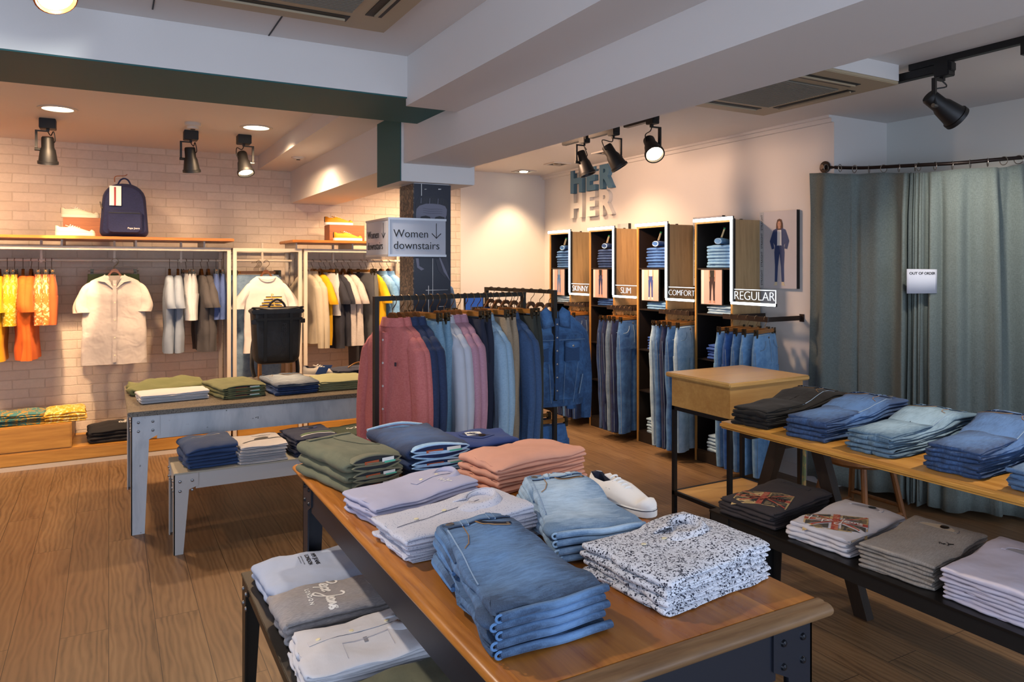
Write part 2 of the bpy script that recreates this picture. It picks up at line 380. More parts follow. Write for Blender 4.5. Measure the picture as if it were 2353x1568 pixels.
for k in range(3): poly(smooth_pts([(-.07, 2.042-k*.014), (-.02, 2.037-k*.014), (.03, 2.040-k*.014), (.07, 2.036-k*.014)], 3)+smooth_pts([(.07, 2.034-k*.014), (.03, 2.0365-k*.014), (-.02, 2.0335-k*.014), (-.07, 2.040-k*.014)], 3), WRK, M, .0012, 'printed_wrinkle', pp)
for sx in (-1, 1): poly([(sx*.008, 1.96), (sx*.02, 1.985), (sx*.05, 1.992), (sx*.085, 1.985), (sx*.088, 1.95), (sx*.04, 1.94)][::sx], plain('printed brow', '1a1a24', .4), M, .0012, 'printed_brow', pp)
poly([(.02, 1.70), (.10, 1.72), (.12, 1.64), (.09, 1.58), (.04, 1.63)], DK2, M, .0008, 'printed_jacket', pp)
poly([(.045, 1.715), (.055, 1.715), (.10, 1.62), (.125, 1.56), (.08, 1.62)], SK, M, .0014, 'printed_jacket', pp)
poly([(-.12, 1.71), (-.10, 1.71), (-.095, 1.66), (-.06, 1.64), (-.08, 1.63), (-.11, 1.65)], SK, M, .0014, 'printed_jacket', pp)
b = MB()
for (x, y, l, v) in [(-.03, 1.43, .004, .2), (.03, 1.5, .16, .004), (-.08, 2.16, .004, .08), (-.02, 1.44, .13, .003), (.05, 2.17, .02, .006), (-.05, 2.165, .015, .004), (.07, 1.39, .05, .004), (0, 1.56, .003, .3)]:
    b.prism([(x-l/2, y-v/2), (x+l/2, y-v/2+.003), (x+l/2, y+v/2), (x-l/2, y+v/2)], .0006)
link('printed_scratches', b.mesh('s', WINK, 0), pp, M=M @ Matrix.Translation((0, 0, .002)))
poly([(-.13, .35), (.13, .35), (.13, 1.33), (-.13, 1.33)], DK2, M, .0004, 'lower_print', pp)
poly([(-.13, 1.0), (-.05, 1.05), (-.03, 1.32), (-.13, 1.33)], SK, M, .0012, 'lower_highlight', pp)
BX('lower_side_print', plain('grey print', '8d8178', .4), pp, -.006, 0, -.008, .243, .35, 1.33)

# ================================================================= SIGNS AND LETTERS
NUV = plain('slate blue letters', '4d7590', .5); WLET = paint('white letters', 'd6d2cd')
for (m, zc, lab, grp) in ((NUV, 2.632, 'slate blue raised letters reading HER near the ceiling', 0), (WLET, 2.345, 'white raised letters reading HER below the blue ones', 0)):
    r = tag(thing('wall_lettering', (XW, 6.683, zc)), lab, 'sign')
    for ch, dy, wd in (('H', .28, 1), ('E', .0, 1), ('R', -.27, 1)):
        me = text_mesh(ch, .36, .024, m, off=.016)
        link('raised_letter', me, r, M=at(FACE_X, (-.026, dy, 0)))
SG = NT('white acrylic sign'); SG = SG.done(hx('aeb2bd'), .12)
s_ = tag(thing('hanging_sign', (1.547, 4.40, 1.72)), 'white acrylic box sign reading Women downstairs on the column', 'sign')
BX('front_panel', SG, s_, 0, .391, 0, .006, .012, .236)
BX('side_panel', SG, s_, 0, .006, .0, .457, .012, .236)
al = plain('satin aluminium', 'b9bcc2', .35, .6)
for z in (0, .234): BX('rail', al, s_, -.004, .395, -.004, .012, z, z+.014); BX('rail', al, s_, -.004, .012, .006, .46, z, z+.014)
BX('corner_post', al, s_, -.005, .006, -.005, .006, 0, .248)
BX('mounting_bracket', BLACK, s_, .20, .23, .006, .09, .1, .12); BX('mounting_bracket', BLACK, s_, .006, .21, .25, .27, .1, .12)
for nm, y in (('Women', .145), ('downstairs', .07)):
    link('lettering', text_mesh(nm, .072, .001, INK, 'LEFT', -.0004), s_, M=at(FACE_Y, (.03, -.001, y)))
    link('lettering', text_mesh(nm, .072, .001, INK, 'LEFT', -.0004), s_, M=at(FACE_X, (-.001, .43, y)))
def arrow():
    b = MB(); b.prism([(-.002, 0), (.002, 0), (.002, .1), (-.002, .1)], .001)
    for sx in (-1, 1): b.prism([(0, 0), (sx*.034, .032), (sx*.031, .036), (0, .006)][::sx], .001)
    return b.mesh('arrow', INK, 0)
link('arrow', arrow(), s_, M=at(FACE_Y, (.325, -.001, .118))); link('arrow', arrow(), s_, M=at(FACE_X, (-.001, .1, .118)))

# ================================================================= LIGHT FITTINGS
LENS_ON = glow('lit lamp glass', 'ffe2b8', 14); LENS_OFF = plain('unlit lamp glass', '6a655c', .2, .5)
def spot_head(root, hang, direction, lit, flip=1):
    """bracket arm + tilted head; hang = point under the adapter"""
    d = Vector(direction).normalized(); p = Vector(hang)
    c = p+Vector((0, 0, -.16))
    bx = Vector((flip*.075, 0, 0))
    b = MB(); b.box(p.x-.01, p.x+.01, p.y-.01, p.y+.01, p.z-.02, p.z); b.box(*sorted((p.x, p.x+bx.x)), p.y-.009, p.y+.009, p.z-.022, p.z-.012)
    b.box(p.x+bx.x-.008, p.x+bx.x+.008, p.y-.01, p.y+.01, p.z-.15, p.z-.012); b.obj('bracket', BLACK, root, 30)
    M = Matrix.Translation(c) @ d.to_track_quat('Z', 'Y').to_matrix().to_4x4()
    hd = MB().lathe([(.0, -.1), (.036, -.1), (.042, -.09), (.043, -.02), (.052, .0), (.062, .07), (.064, .085), (.071, .087), (.071, .108), (.062, .108), (.055, .085)], M, 28).obj('lamp_head', BLACK, root)
    MB().lathe([(0, .084), (.057, .084), (.057, .09), (0, .092)], M, 24).obj('lens', LENS_ON if lit else LENS_OFF, hd)
    side = Vector((flip, 0, 0))
    MB().cyl(c+side*.04, c+side*.086, .011).obj('tilt_knob', CHROME if lit else BLACK, root)
    q = [p+Vector((0, 0, -.02)), p+Vector((-flip*.02, -.01, -.05)), c-d*.12+Vector((-flip*.04, -.02, .02)), c-d*.07+Vector((-flip*.05, -.02, 0)), c-d*.05+Vector((-flip*.03, 0, 0))]
    MB().tube(smooth_pts([tuple(x) for x in q], 4), .004, 6).obj('cable', BLACK, root)
    return c, d
def wall_spot(x, y, d, lit, lab, flip=1):
    r = tag(thing('ceiling_spotlight', (0, 0, 0)), lab, 'spotlight', 'spotlights over the brick wall rails')
    r.location = (x, y, H)
    BX('adapter_box', BLACK, r, -.055, .055, -.06, .06, -.075, -.0, bevel=.004)
    return spot_head(r, (0, 0, -.075), d, lit, flip)
wall_spot(-.41, 6.63, (.0, .25, -1), False, 'black ceiling spotlight at far left above the blue backpack shelf', -1)
wall_spot(.60, 6.63, (.1, .2, -1), False, 'black ceiling spotlight pointing down, under the smoke alarm', -1)
wall_spot(1.02, 6.62, (.12, -.45, -1), True, 'black ceiling spotlight with bright lens, nearest the sloping soffit', 1)
def downlight(x, y, lab):
    r = tag(thing('round_downlight', (x, y, H)), lab, 'downlight', 'round recessed downlights')
    MB().lathe([(.128, -.006), (.128, 0), (.1, 0), (.1, -.006)]).obj('trim_ring', plain('white enamel', 'c9c2b6', .4), r)
    MB().lathe([(0, -.002), (.1, -.002), (.1, -.0005), (0, -.0005)]).obj('reflector', glow('downlight reflector', 'fff3d8', 3.2), r)
downlight(-.32, 6.15, 'large round lit downlight at far left of the rear ceiling')
downlight(1.05, 6.19, 'large round lit downlight beside the ceiling step')
def sqlight(x, y, lab, lit=False):
    r = tag(thing('square_downlight', (x, y, H)), lab, 'downlight', 'square recessed downlights')
    b = MB()
    for a in ((-.11, .11, -.11, -.085), (-.11, .11, .085, .11), (-.11, -.085, -.085, .085), (.085, .11, -.085, .085)): b.box(*a, -.012, 0)
    b.obj('trim_frame', plain('white trim', 'c9c4be', .5), r, 30)
    BX('housing', BLACK, r, -.085, .085, -.085, .085, -.006, -.0005)
    MB().lathe([(0, -.02), (.045, -.016), (.05, -.007), (0, -.006)]).obj('lamp', glow('halogen lamp', 'fff0d0', 9) if lit else CHROME, r)
sqlight(4.285, 7.45, 'small square downlight in the far corner, lit', True)
sqlight(4.30, 6.74, 'small square downlight in front of the HER letters')
sqlight(4.31, 5.85, 'small square downlight behind the black track spotlights')
r = tag(thing('light_track', (3.45, 4.9, H)), 'black lighting track mostly hidden by the white beam', 'track'); BX('rail', BLACK, r, -.018, .018, -1.3, .6, -.03, 0)
def track_spot(x, y, d, lit, lab, flip):
    r = tag(thing('track_spotlight', (x, y, H-.03)), lab, 'spotlight', 'track spotlights')
    b = MB(); b.box(-.025, .025, -.06, .30, -.055, -.01); b.box(-.032, .032, -.05, .03, -.08, 0); b.obj('adapter', BLACK, r, 30, .004)
    return spot_head(r, (0, 0, -.08), d, lit, flip)
track_spot(3.45, 5.0, (.25, -.25, -1), False, 'black track spotlight, leftmost of three above the HER letters', -1)
track_spot(3.45, 4.6, (.5, -.35, -1), False, 'black track spotlight, middle one of three above the HER letters', 1)
track_spot(3.42, 4.10, (-.35, -.8, -.75), True, 'glowing track spotlight nearest the ceiling air conditioner', 1)
r = tag(thing('light_track', (3.95, 1.5, H)), 'black lighting track over the curtain at right', 'track'); BX('rail', BLACK, r, -.018, .018, -1.6, 1.0, -.035, 0)
track_spot(3.95, 2.32, (.8, -.35, -.62), True, 'black track spotlight aimed at the fitting room curtain', -1)
r = tag(thing('track_adapter', (3.95, 1.80, H-.035)), 'black track adapter box at the right picture edge', 'track adapter'); BX('box', BLACK, r, -.03, .03, -.12, .12, -.06, 0)
COP = plain('polished copper', 'b0623c', .25, .9)
def copper(loc, d, lab):
    r = tag(thing('copper_spotlight', loc), lab, 'spotlight', 'copper spotlights'); d = Vector(d).normalized(); M = d.to_track_quat('Z', 'Y').to_matrix().to_4x4()
    MB().lathe([(0, -.12), (.04, -.11), (.055, -.03), (.068, .0), (.072, .012), (.066, .016), (.06, .0)], M).obj('lamp_head', COP, r)
    MB().lathe([(0, .0), (.058, .0), (.058, .004), (0, .008)], M).obj('lens', LENS_ON, r)
    MB().cyl((0, 0, 0), (0, 0, .14), .009).obj('stem', COP, r)
copper((-.17, 3.10, 2.63), (.25, -.5, -.75), 'copper rimmed glowing spotlight cut by the top left edge')
copper((4.95, 1.86, 2.55), (-.9, .1, -.4), 'copper spotlight rim at the right picture edge')
# light of the fittings, with added fill spots that have no fitting
spot((-.41, 6.5, 2.45), (-.26, 7.75, .75), 150, WARM, 24, .35, .02)
spot((-.41, 6.5, 2.45), (-.5, 7.45, 1.2), 35, WARM, 70, .7)
spot((-.7, 6.3, 2.55), (-.85, 7.5, .6), 80, WARM, 50, .8)  # added fill on the far left clothes, no fitting here
spot((-1.4, 6.2, 2.6), (-1.4, 7.7, 1.6), 85, WARM, 110, .9, .1)  # added wide warm fill for the brick, no fitting here
spot((.60, 6.5, 2.45), (.30, 7.6, .55), 70, WARM, 26, .4)
spot((1.02, 6.4, 2.5), (1.2, 6.9, 1.0), 70, WARM, 60, .7)
spot((2.4, 6.3, 2.6), (2.1, 7.5, 1.1), 110, WARM, 80, .8)  # added fill on the rear right rack, no fitting here
spot((-.32, 6.15, 2.77), (-.32, 6.6, 0), 170, WARM, 150, .6, .1)
spot((1.05, 6.19, 2.77), (1.05, 6.5, 0), 170, WARM, 150, .6, .1)
spot((1.05, 6.19, 2.76), (1.45, 6.19, 2.3), 14, (.95, .97, 1), 60, .5, .06)
spot((3.0, 6.9, 2.75), (3.0, 7.3, 0), 120, WARM, 150, .7, .1)  # added wide fill pointing down at the rear, no fitting here
spot((4.22, 7.35, 2.74), (4.3, 7.6, 0), 60, WARM, 90, .6, .06)
spot((4.15, 6.74, 2.74), (4.5, 6.74, 0), 60, WARM, 120, .8, .1)
spot((4.1, 5.75, 2.74), (4.5, 5.75, 0), 60, WARM, 120, .8, .1)
spot((3.5, 4.97, 2.38), (4.45, 4.9, 1.1), 90, WARM, 75, .8, .06)
spot((3.56, 4.56, 2.36), (4.6, 5.9, 1.5), 90, (1, .5, .25), 40, .7, .06)
spot((2.7, 5.3, 2.7), (4.75, 5.3, 1.9), 120, (1, .62, .40), 110, .9, .1)  # added warm wash on the HER wall, no fitting here
spot((3.42, 4.05, 2.45), (3.3, 2.9, .9), 110, MID, 60, .6)
spot((4.05, 2.33, 2.5), (5.1, 2.75, 1.75), 75, (1, .90, .78), 66, .9)
spot((-.17, 3.05, 2.60), (1.0, 2.1, .85), 88, (1, .84, .68), 75, .7, .06)
spot((-.17, 3.05, 2.62), (-.45, 3.58, 2.66), 22, (.92, 1, .96), 80, .6, .05)
spot((1.2, 4.3, 2.5), (1.6, 3.7, .9), 60, MID, 90, .7)  # extra fill on the shirt rack, no fitting here
spot((3.9, 1.2, 2.65), (3.0, 1.9, .7), 100, (1, .82, .62), 75, .7)  # extra fill on the trestle table, no lamp head here
spot((-1.6, 4.9, 2.7), (-.8, 5.0, 0), 55, WARM, 120, .8, .1)  # added fill on the far left floor, no fitting here

# ceiling cassettes
CREAM = plain('yellowed plastic', 'a8977c', .5); LOUV = plain('grey filter grille', '5c574d', .7)
def cassette(x0, x1, y0, y1, zt, h, lab, boxed=0):
    cx, cy = (x0+x1)/2, (y0+y1)/2; a, c = (x1-x0)/2, (y1-y0)/2
    r = tag(thing('ceiling_air_conditioner', (cx, cy, zt)), lab, 'air conditioner')
    if boxed: BX('casing', WHITE, r, -a, a, -c, c, -boxed-.0004, -.0)
    z = -boxed
    b = MB(); b.box(-a, a, -c, c, z-h, z); b.obj('panel', CREAM, r, 30, .004)
    g = .55*a
    b = MB(); b.box(-g, g, -g, g, z-h-.004, z-h-.0005)
    b.obj('grille', LOUV, r, 30)
    b = MB()
    for k in range(30): yy = -g+(k+.5)*2*g/30; b.box(-g, g, yy-.004, yy+.004, z-h-.01, z-h-.004)
    b.obj('grille_slats', plain('grille slat', '7d776b', .6), r, 0)
    for q in range(4):
        R = Matrix.Rotation(q*PI/2, 4, 'Z'); 
        b = MB(); b.box(-g*1.05, g*1.05, -.83*a, -.68*a, z-h-.003, z-h-.0004); v = link('air_slot', b.mesh('s', BLACK, 30), r, M=R)
        b = MB(); b.box(-g, g, -.78*a, -.755*a, z-h-.012, z-h-.003); link('louvre', b.mesh('l', CREAM, 30), v)
cassette(.15, 1.10, 2.25, 3.19, 2.75, .03, 'yellowed ceiling air conditioner panel cut by the top edge')
cassette(2.95, 3.89, 2.53, 3.50, H, .02, 'boxed ceiling air conditioner with grey grille left of the curtain', .09)
def disc(name, x, y, z, rr, h, m, lab, cat):
    r = tag(thing(name, (x, y, z)), lab, cat); MB().lathe([(rr, 0), (rr, -h*.5), (rr*.75, -h*.6), (rr*.72, -h), (0, -h)]).obj('body', m, r); MB().lathe([(rr*.3, -h), (rr*.3, -h-.004), (0, -h-.004)]).obj('sensor', BLACK, r)
disc('smoke_alarm', .58, 6.24, H, .06, .05, plain('white plastic', 'cfc8be', .4), 'small white smoke alarm on the warm ceiling', 'smoke alarm')
disc('ceiling_sensor', 1.5, 6.7, 2.647, .06, .02, plain('white plastic', 'cfc8be', .4), 'flat white ceiling sensor on the lowered soffit', 'sensor')

# ================================================================= GARMENTS: folded
def fold_mesh(w, d, h, nl=2, seed=0, amp=.004, ny=16, nx=14, far=None, bulge=.0, rag=.006, mat=None, sway=0., lift=0., lk=0, lax='y', wfar=None):
    """a cloth ribbon folded nl times (fold on the -x side), laid along y; far = depth at the +x end"""
    t = h/nl; ht = t*.47; cl = []
    for i in range(nl):
        z = t*(i+.5); xs = [ht+(w-2*ht)*k/nx for k in range(nx+1)]
        if i % 2 == 0: xs = xs[::-1]
        cl += [(x, z, i) for x in xs]
        if i < nl-1:
            left = i % 2 == 0; cx = ht if left else w-ht
            for a in (-60, -30, 0, 30, 60):
                an = math.radians(a); cl.append((cx-(1 if left else -1)*math.cos(an)*t*.5, t*(i+1)+math.sin(an)*t*.5, i+.5))
    up, dn = [], []
    for k, (x, z, i) in enumerate(cl):
        a = cl[max(0, k-1)]; b = cl[min(len(cl)-1, k+1)]; tx, tz = b[0]-a[0], b[1]-a[1]; l = math.hypot(tx, tz) or 1
        nx_, nz_ = -tz/l, tx/l; up.append((x, z, nx_, nz_, i)); dn.append((x, z, -nx_, -nz_, i))
    poly_ = up+dn[::-1]
    ys = [0, .012, .04]+[.04+.92*k/(ny-3) for k in range(1, ny-3)]+[.96, .988, 1]
    rings = []
    for s in ys:
        e = min(s, 1-s); k = 1 if e > .03 else (.75 if e > .005 else .25)
        ring = []
        for (x, z, a, b, i) in poly_:
            X = x+a*ht*k; Z = z+b*ht*k
            dd = d+((far-d)*max(0, min(1, X/w))**1.3 if far else 0)
            y = s*dd-(dd-d)/2*(1 if far else 0)
            y += (noise.noise((X*9, i*3.1, seed+.5))*rag*1.4+noise.noise((X*30, i*5, seed))*rag*.4)*(1 if s < .5 else -1)
            if wfar: X = w-(w-X)*(1+(wfar/w-1)*min(1, max(0, s)))
            X += noise.noise((s*5, i*2.3, seed*1.7+9))*rag*1.2*(1-X/w*.3)+noise.noise((s*16, i, seed))*rag*.3
            q = Z/h
            nz = noise.noise((X*7+seed, y*7, seed*.37))*amp*1.4+noise.noise((X*19, y*15+seed, i*.3))*amp*.7
            ed = min(1, (s if lift and lax == 'y' else e)*9)*min(1, max(0, X/w*7+.25))*min(1, max(0, (1-X/w)*8+.3))
            Z = Z*(1-.22*q*(1-ed))+nz*q+bulge*q*math.sin(PI*min(1, max(0, X/w)))*math.sin(PI*s)
            if lift:
                q2 = s if lax == 'y' else X/w; e2 = min(1, max(0, (q2-.35)/.5)); e2 = e2*e2*(3-2*e2)
                Z += lift*(lk+q)*e2
            y += sway*math.sin(X/w*PI)
            ring.append((X, y, max(Z, .0006)))
        rings.append(ring)
    return MB().loft(rings).mesh('folded', mat, 50)

def stack(kind, cat, desc, place, loc, ang, w, d, hs, m, nl=2, far=None, amp=.004, rag=.006, under=None, group=None, top=None, jit=.008, bulge=.004, lift=0., lax='x', rot=.02, wfar=None):
    """a pile of folded garments; each garment its own thing; top(root, mesh, h) adds the details of the upper one"""
    n = len(hs); z = loc[2]+.0008; R = math.radians(ang); res = []
    for k in range(n):
        i = n-1-k                                   # order from the top
        last = k == n-1
        mt = m if (last or under is None) else under
        if k < 2 or last or lift: me = fold_mesh(w*(1 if last else .99), d, hs[k], nl, lift=lift, lk=k, lax=lax, wfar=wfar, seed=hash_(desc)+k*3.3, amp=amp if last else amp*.4, far=far, rag=rag, mat=mt, bulge=bulge if last else 0)
        ja, jb = random.uniform(-jit, jit), random.uniform(-jit, jit)
        o = thing(kind, (loc[0]+ja, loc[1]+jb, z), R+random.uniform(-rot, rot))
        pos = 'topmost' if i == 0 else ('lowest' if i == n-1 else ORD[i]+' from top')
        tag(o, f"{desc}, {pos}, {place}" if n > 1 else f"{desc} {place}", cat, group or f"{desc} {place}"[:70])
        link('cloth', me, o)
        if top and last: top(o, me, hs[k])
        res.append(o); z += hs[k]*(.93 if not last else 1)
    return res
def hash_(s): return sum(ord(c)*(i+1) for i, c in enumerate(s)) % 97
def onto(root, target, me, x, y, rot=0, name='print', lift=.0012):
    drape(me, Matrix.Translation((x, y, 0)) @ Matrix.Rotation(math.radians(rot), 4, 'Z'), target, lift); return link(name, me, root)
def patch(pts, m, t=.0008): return MB().prism(pts, t).mesh('patch', m, 0)
def strip(pts, wd, m, t=.0012):
    p = [Vector((*q, 0)) for q in pts]; L = []
    for i, q in enumerate(p):
        tt = (p[min(i+1, len(p)-1)]-p[max(0, i-1)]).normalized(); nn = Vector((-tt.y, tt.x, 0))*wd/2; L += [q+nn, q-nn, q+nn+Vector((0, 0, t)), q-nn+Vector((0, 0, t))]
    fs = []
    for i in range(len(p)-1):
        a = 4*i; fs += [(a+2, a+3, a+7, a+6), (a, a+2, a+6, a+4), (a+1, a+5, a+7, a+3), (a, a+4, a+5, a+1)]
    fs += [(0, 1, 3, 2), (4*len(p)-4, 4*len(p)-2, 4*len(p)-1, 4*len(p)-3)]
    return MB().add(L, fs).mesh('strip', m, 60)
def disc_mesh(r, h, m): return MB().lathe([(0, 0), (r, 0), (r, h), (r*.7, h*1.2), (0, h)], n=14).mesh('button', m)
def circ(cx, cy, rx, ry, a0, a1, n=14): return [(cx+rx*math.cos(math.radians(a0+(a1-a0)*k/n)), cy+ry*math.sin(math.radians(a0+(a1-a0)*k/n))) for k in range(n+1)]

def collar_piece(root, h, x, y, s, m, rot=0, lining=None):
    """a shirt collar standing on the folded top: stand ring plus two turned leaves"""
    g = thing('collar', (x, y, h-.002), math.radians(rot)); g.parent = root
    th = [math.radians(14+332*k/40) for k in range(41)]
    def P(t, r, z, ex=1): return (-math.cos(t)*r*s*.9, math.sin(t)*r*s*ex, z*s)
    st = MB(); vs = [P(t, .05, .0) for t in th]+[P(t, .050, .024+.022*(1-math.cos(t))/2) for t in th]
    o = st.add(vs, [(k, k+1, k+42, k+41) for k in range(40)]).obj('collar_stand', lining or m, g, 80); md = o.modifiers.new('t', 'SOLIDIFY'); md.thickness = .002
    lf = MB(); vs = []
    for q in (0, .35, .7, 1):
        for t in th:
            tip = max(0, math.cos(t)-.45)/.55; r = .051+(.036+.034*tip)*q; z = (.027+.022*(1-math.cos(t))/2)*(1-q)+.008*q+.004*math.sin(q*PI)
            vs.append(P(t, r, z, 1.05))
    o = lf.add(vs, [(j*41+k, j*41+k+1, (j+1)*41+k+1, (j+1)*41+k) for j in range(3) for k in range(40)]).obj('collar_leaf', m, g, 80); md = o.modifiers.new('t', 'SOLIDIFY'); md.thickness = .003
    MB().lathe([(0, 0), (.046*s, 0), (.046*s, .003), (0, .003)], Matrix.Scale(.9, 4, (1, 0, 0))).obj('neck_lining', lining or plain('grey blue neck lining', '66708a', .8), g)
    MB().box(.006*s, .026*s, -.016*s, .016*s, .003, .006).obj('neck_label', TAGW, g, 0)
    MB().lathe([(0, 0), (.018*s, 0), (.018*s, .003), (0, .005)]).obj('security_tag', plain('black plastic', '0c0c0e', .25), g, loc=(.05*s, .0, .01))
    return g
def crew_neck(root, me, h, x, y, r, m, tagc=True, rot=0, inner=None):
    a = circ(0, 0, r*.6, r, -100, 100, 16)
    onto(root, me, strip(a, .014, m, .003), x, y, rot, 'neck_rib')
    onto(root, me, patch(circ(0, 0, r*.52, r*.9, -95, 95, 14), inner or plain('dark neck lining', '3b3b42', .8)), x, y, rot, 'neck_opening')
    if tagc: onto(root, me, disc_mesh(.016, .006, plain('black plastic', '0c0c0e', .25)), x+r*.25, y-r*.3, 0, 'security_tag')

def jean_details(root, me, w, d, h, m, axis='x', stitch=None, patchc=True, wfar=None):
    """waistband, loops, button, fly and pocket at the +x end (axis x) or +y end (axis y)"""
    st = stitch or plain('tan stitching', 'a0784a', .8)
    x0 = (w-wfar) if wfar else 0
    def T(x, y): return (x, y) if axis == 'x' else (x0*x/d+y, x)
    W, D = (w, d) if axis == 'x' else (d, wfar or w)
    L = lambda pts: [T(*p) for p in pts]
    onto(root, me, strip(L([(W-.048, .008+D*k/8*.96) for k in range(9)]), .007, DSEAM, .0016), 0, 0, 0, 'waistband_seam')
    onto(root, me, strip(L([(W-.025, .008+D*k/8*.96) for k in range(9)]), .044, m, .006), 0, 0, 0, 'waistband')
    onto(root, me, strip(L([(W-.003, .008+D*k/8*.96) for k in range(9)]), .004, LSEAM, .0066), 0, 0, 0, 'waistband_edge')
    onto(root, me, strip(L([(W-.046, .015+D*k/8*.93) for k in range(9)]), .0016, st, .0052), 0, 0, 0, 'stitching')
    for q in (.3, .72): onto(root, me, strip(L([(W-.052, D*q), (W-.002, D*q+.003)]), .019, LSEAM, .0072), 0, 0, 0, 'belt_loop_edge'); onto(root, me, strip(L([(W-.052, D*q), (W-.002, D*q+.003)]), .014, m, .010), 0, 0, 0, 'belt_loop')
    onto(root, me, disc_mesh(.011, .010, CHROME), *T(W-.024, D*.10), 0, 'button')
    onto(root, me, strip(L([(W-.045, D*.26), (W-.11, D*.25), (W-.15, D*.19), (W-.17, D*.10)]), .0022, st, .0022), 0, 0, 0, 'fly_stitching')
    onto(root, me, strip(L(smooth_pts([(W-.045, D*.45), (W-.075, D*.52), (W-.092, D*.68), (W-.095, D*.93)], 4)), .0028, st, .003), 0, 0, 0, 'pocket_seam')
    onto(root, me, strip(L(smooth_pts([(W-.05, D*.49), (W-.068, D*.56), (W-.082, D*.7), (W-.086, D*.96)], 4)), .009, DSEAM, .002), 0, 0, 0, 'pocket_edge')
    onto(root, me, strip(L([(W-.05, D*.03), (W*.6, D*.035), (W*.3, D*.03)]), .003, LSEAM, .002), 0, 0, 0, 'side_seam')
    for yy in (.93,): onto(root, me, disc_mesh(.004, .004, CHROME), *T(W-.088, D*yy-.006), 0, 'rivet')

def dk(h, f=.62): return ''.join('%02x' % int(round(int(h[i:i+2], 16)*f**.42)) for i in (0, 2, 4))
DEN = {k: fabric('denim '+k, a, b_, 'denim', .35) for k, (a, b_) in {
    'dark wash': ('0c1c42', '284a80'), 'mid': ('193a70', '4c7cb4'), 'faded': ('224a7a', '6592c4'), 'light': ('5f8fc4', 'aecdea'), 'pale': ('668cb4', 'a8c4dc'),
    'indigo': ('080f2c', '182a58'), 'blue': ('12326c', '3566ac'), 'grey': ('36506e', '748da8'), 'royal': ('10307a', '2250a0'), 'bleach': ('3a70aa', '82b0da')}.items()}
def cot(h, nm='cotton', **k): return fabric(nm+' '+h, h, **k)

FDEN = {k: fabric('washed denim '+k, a, b_, 'denim', .45, fade=True) for k, (a, b_) in {
    'mid': ('0a1730', '668bb6'), 'light': ('35608f', 'b0c9e2'), 'dark': ('0c1734', '34527f'), 'blue': ('0a1a3c', '4d74aa'), 'bleach': ('2a4d68', '8dabc2'), 'black': ('050303', '0f0b0a'), 'grey': ('2a3850', '98a6b4'), 'faded': ('24456e', '7fa2c6')}.items()}
DSEAM = plain('shadowed seam', '10192c', .9); LSEAM = plain('pale worn seam', '8fa8c4', .9)  # dark line along waistband and pocket edge; pale line on worn edges
# ---- front wooden table
FT = .85
def plate_leg(parent, x, y, sx, sy, zt, wt, wb, m, th=.006, name='leg', drop=.1, rm=None):
    """angle leg of two tapering plates meeting at the outer corner"""
    b = MB()
    P1 = [(0, 0), (wb*sx, 0), (wt*.62*sx, zt-drop), (wt*sx, zt-drop*.8), (wt*sx, zt), (0, zt)]
    b.prism(P1, th, Matrix(((1, 0, 0, 0), (0, 0, 1, 0), (0, 1, 0, 0), (0, 0, 0, 1))) if sy > 0 else Matrix(((1, 0, 0, 0), (0, 0, -1, 0), (0, 1, 0, 0), (0, 0, 0, 1))))
    P2 = [(0, 0), (wb*sy, 0), (wt*.62*sy, zt-drop), (wt*sy, zt-drop*.8), (wt*sy, zt), (0, zt)]
    b.prism(P2, th, Matrix(((0, 0, 1, 0), (1, 0, 0, 0), (0, 1, 0, 0), (0, 0, 0, 1))) if sx > 0 else Matrix(((0, 0, -1, 0), (1, 0, 0, 0), (0, 1, 0, 0), (0, 0, 0, 1))))
    o = b.obj(name, m, parent, 30); o.location = (x, y, 0)
    for a, c in ((.25, .03), (.75, .03), (.25, .085), (.75, .085)):
        MB().lathe([(0, 0), (.009, 0), (.007, .005), (0, .007)], Matrix.Translation((a*wt*sx, 0, zt-c-.01)) @ Matrix.Rotation(PI/2*(1 if sy > 0 else -1), 4, 'X'), 10).obj('bolt', rm or RIVET, o)
        MB().lathe([(0, 0), (.009, 0), (.007, .005), (0, .007)], Matrix.Translation((0, a*wt*sy, zt-c-.01)) @ Matrix.Rotation(-PI/2*(1 if sx > 0 else -1), 4, 'Y'), 10).obj('bolt', rm or RIVET, o)
    return o
def metal_table(name, x0, x1, y0, y1, zt, m, lab, wt=.13, wb=.055, apron=.1, inset=.03, rm=None):
    r = tag(thing(name, (x0, y0, 0)), lab, 'table'); w, d = x1-x0, y1-y0; i = inset
    for sx, sy, x, y in ((1, 1, i, i), (-1, 1, w-i, i), (1, -1, i, d-i), (-1, -1, w-i, d-i)): plate_leg(r, x, y, sx, sy, zt, wt, wb, m, rm=rm, drop=apron)
    t = .01
    BX('apron', m, r, i+wt*.9, w-i-wt*.9, i+.006, i+t, zt-apron, zt-.001); BX('apron', m, r, i+wt*.9, w-i-wt*.9, d-i-t, d-i-.006, zt-apron, zt-.001)
    BX('apron', m, r, i+.006, i+t, i+wt*.9, d-i-wt*.9, zt-apron, zt-.001); BX('apron', m, r, w-i-t, w-i-.006, i+wt*.9, d-i-wt*.9, zt-apron, zt-.001)
    return r, w, d
NAVYM = plain('navy black painted steel', '20242e', .38, .2)
r, w_, d_ = metal_table('display_table', .657, 1.50, 1.145, 3.014, FT-.034, NAVYM, 'large wooden display table with navy steel legs in the foreground', .13, .055, .125, rm=plain('dark bolt', '23262c', .3, .6))
BX('table_top', TOPW, r, .035, w_-.0, .04, d_-.0, FT-.034, FT, bevel=.004)
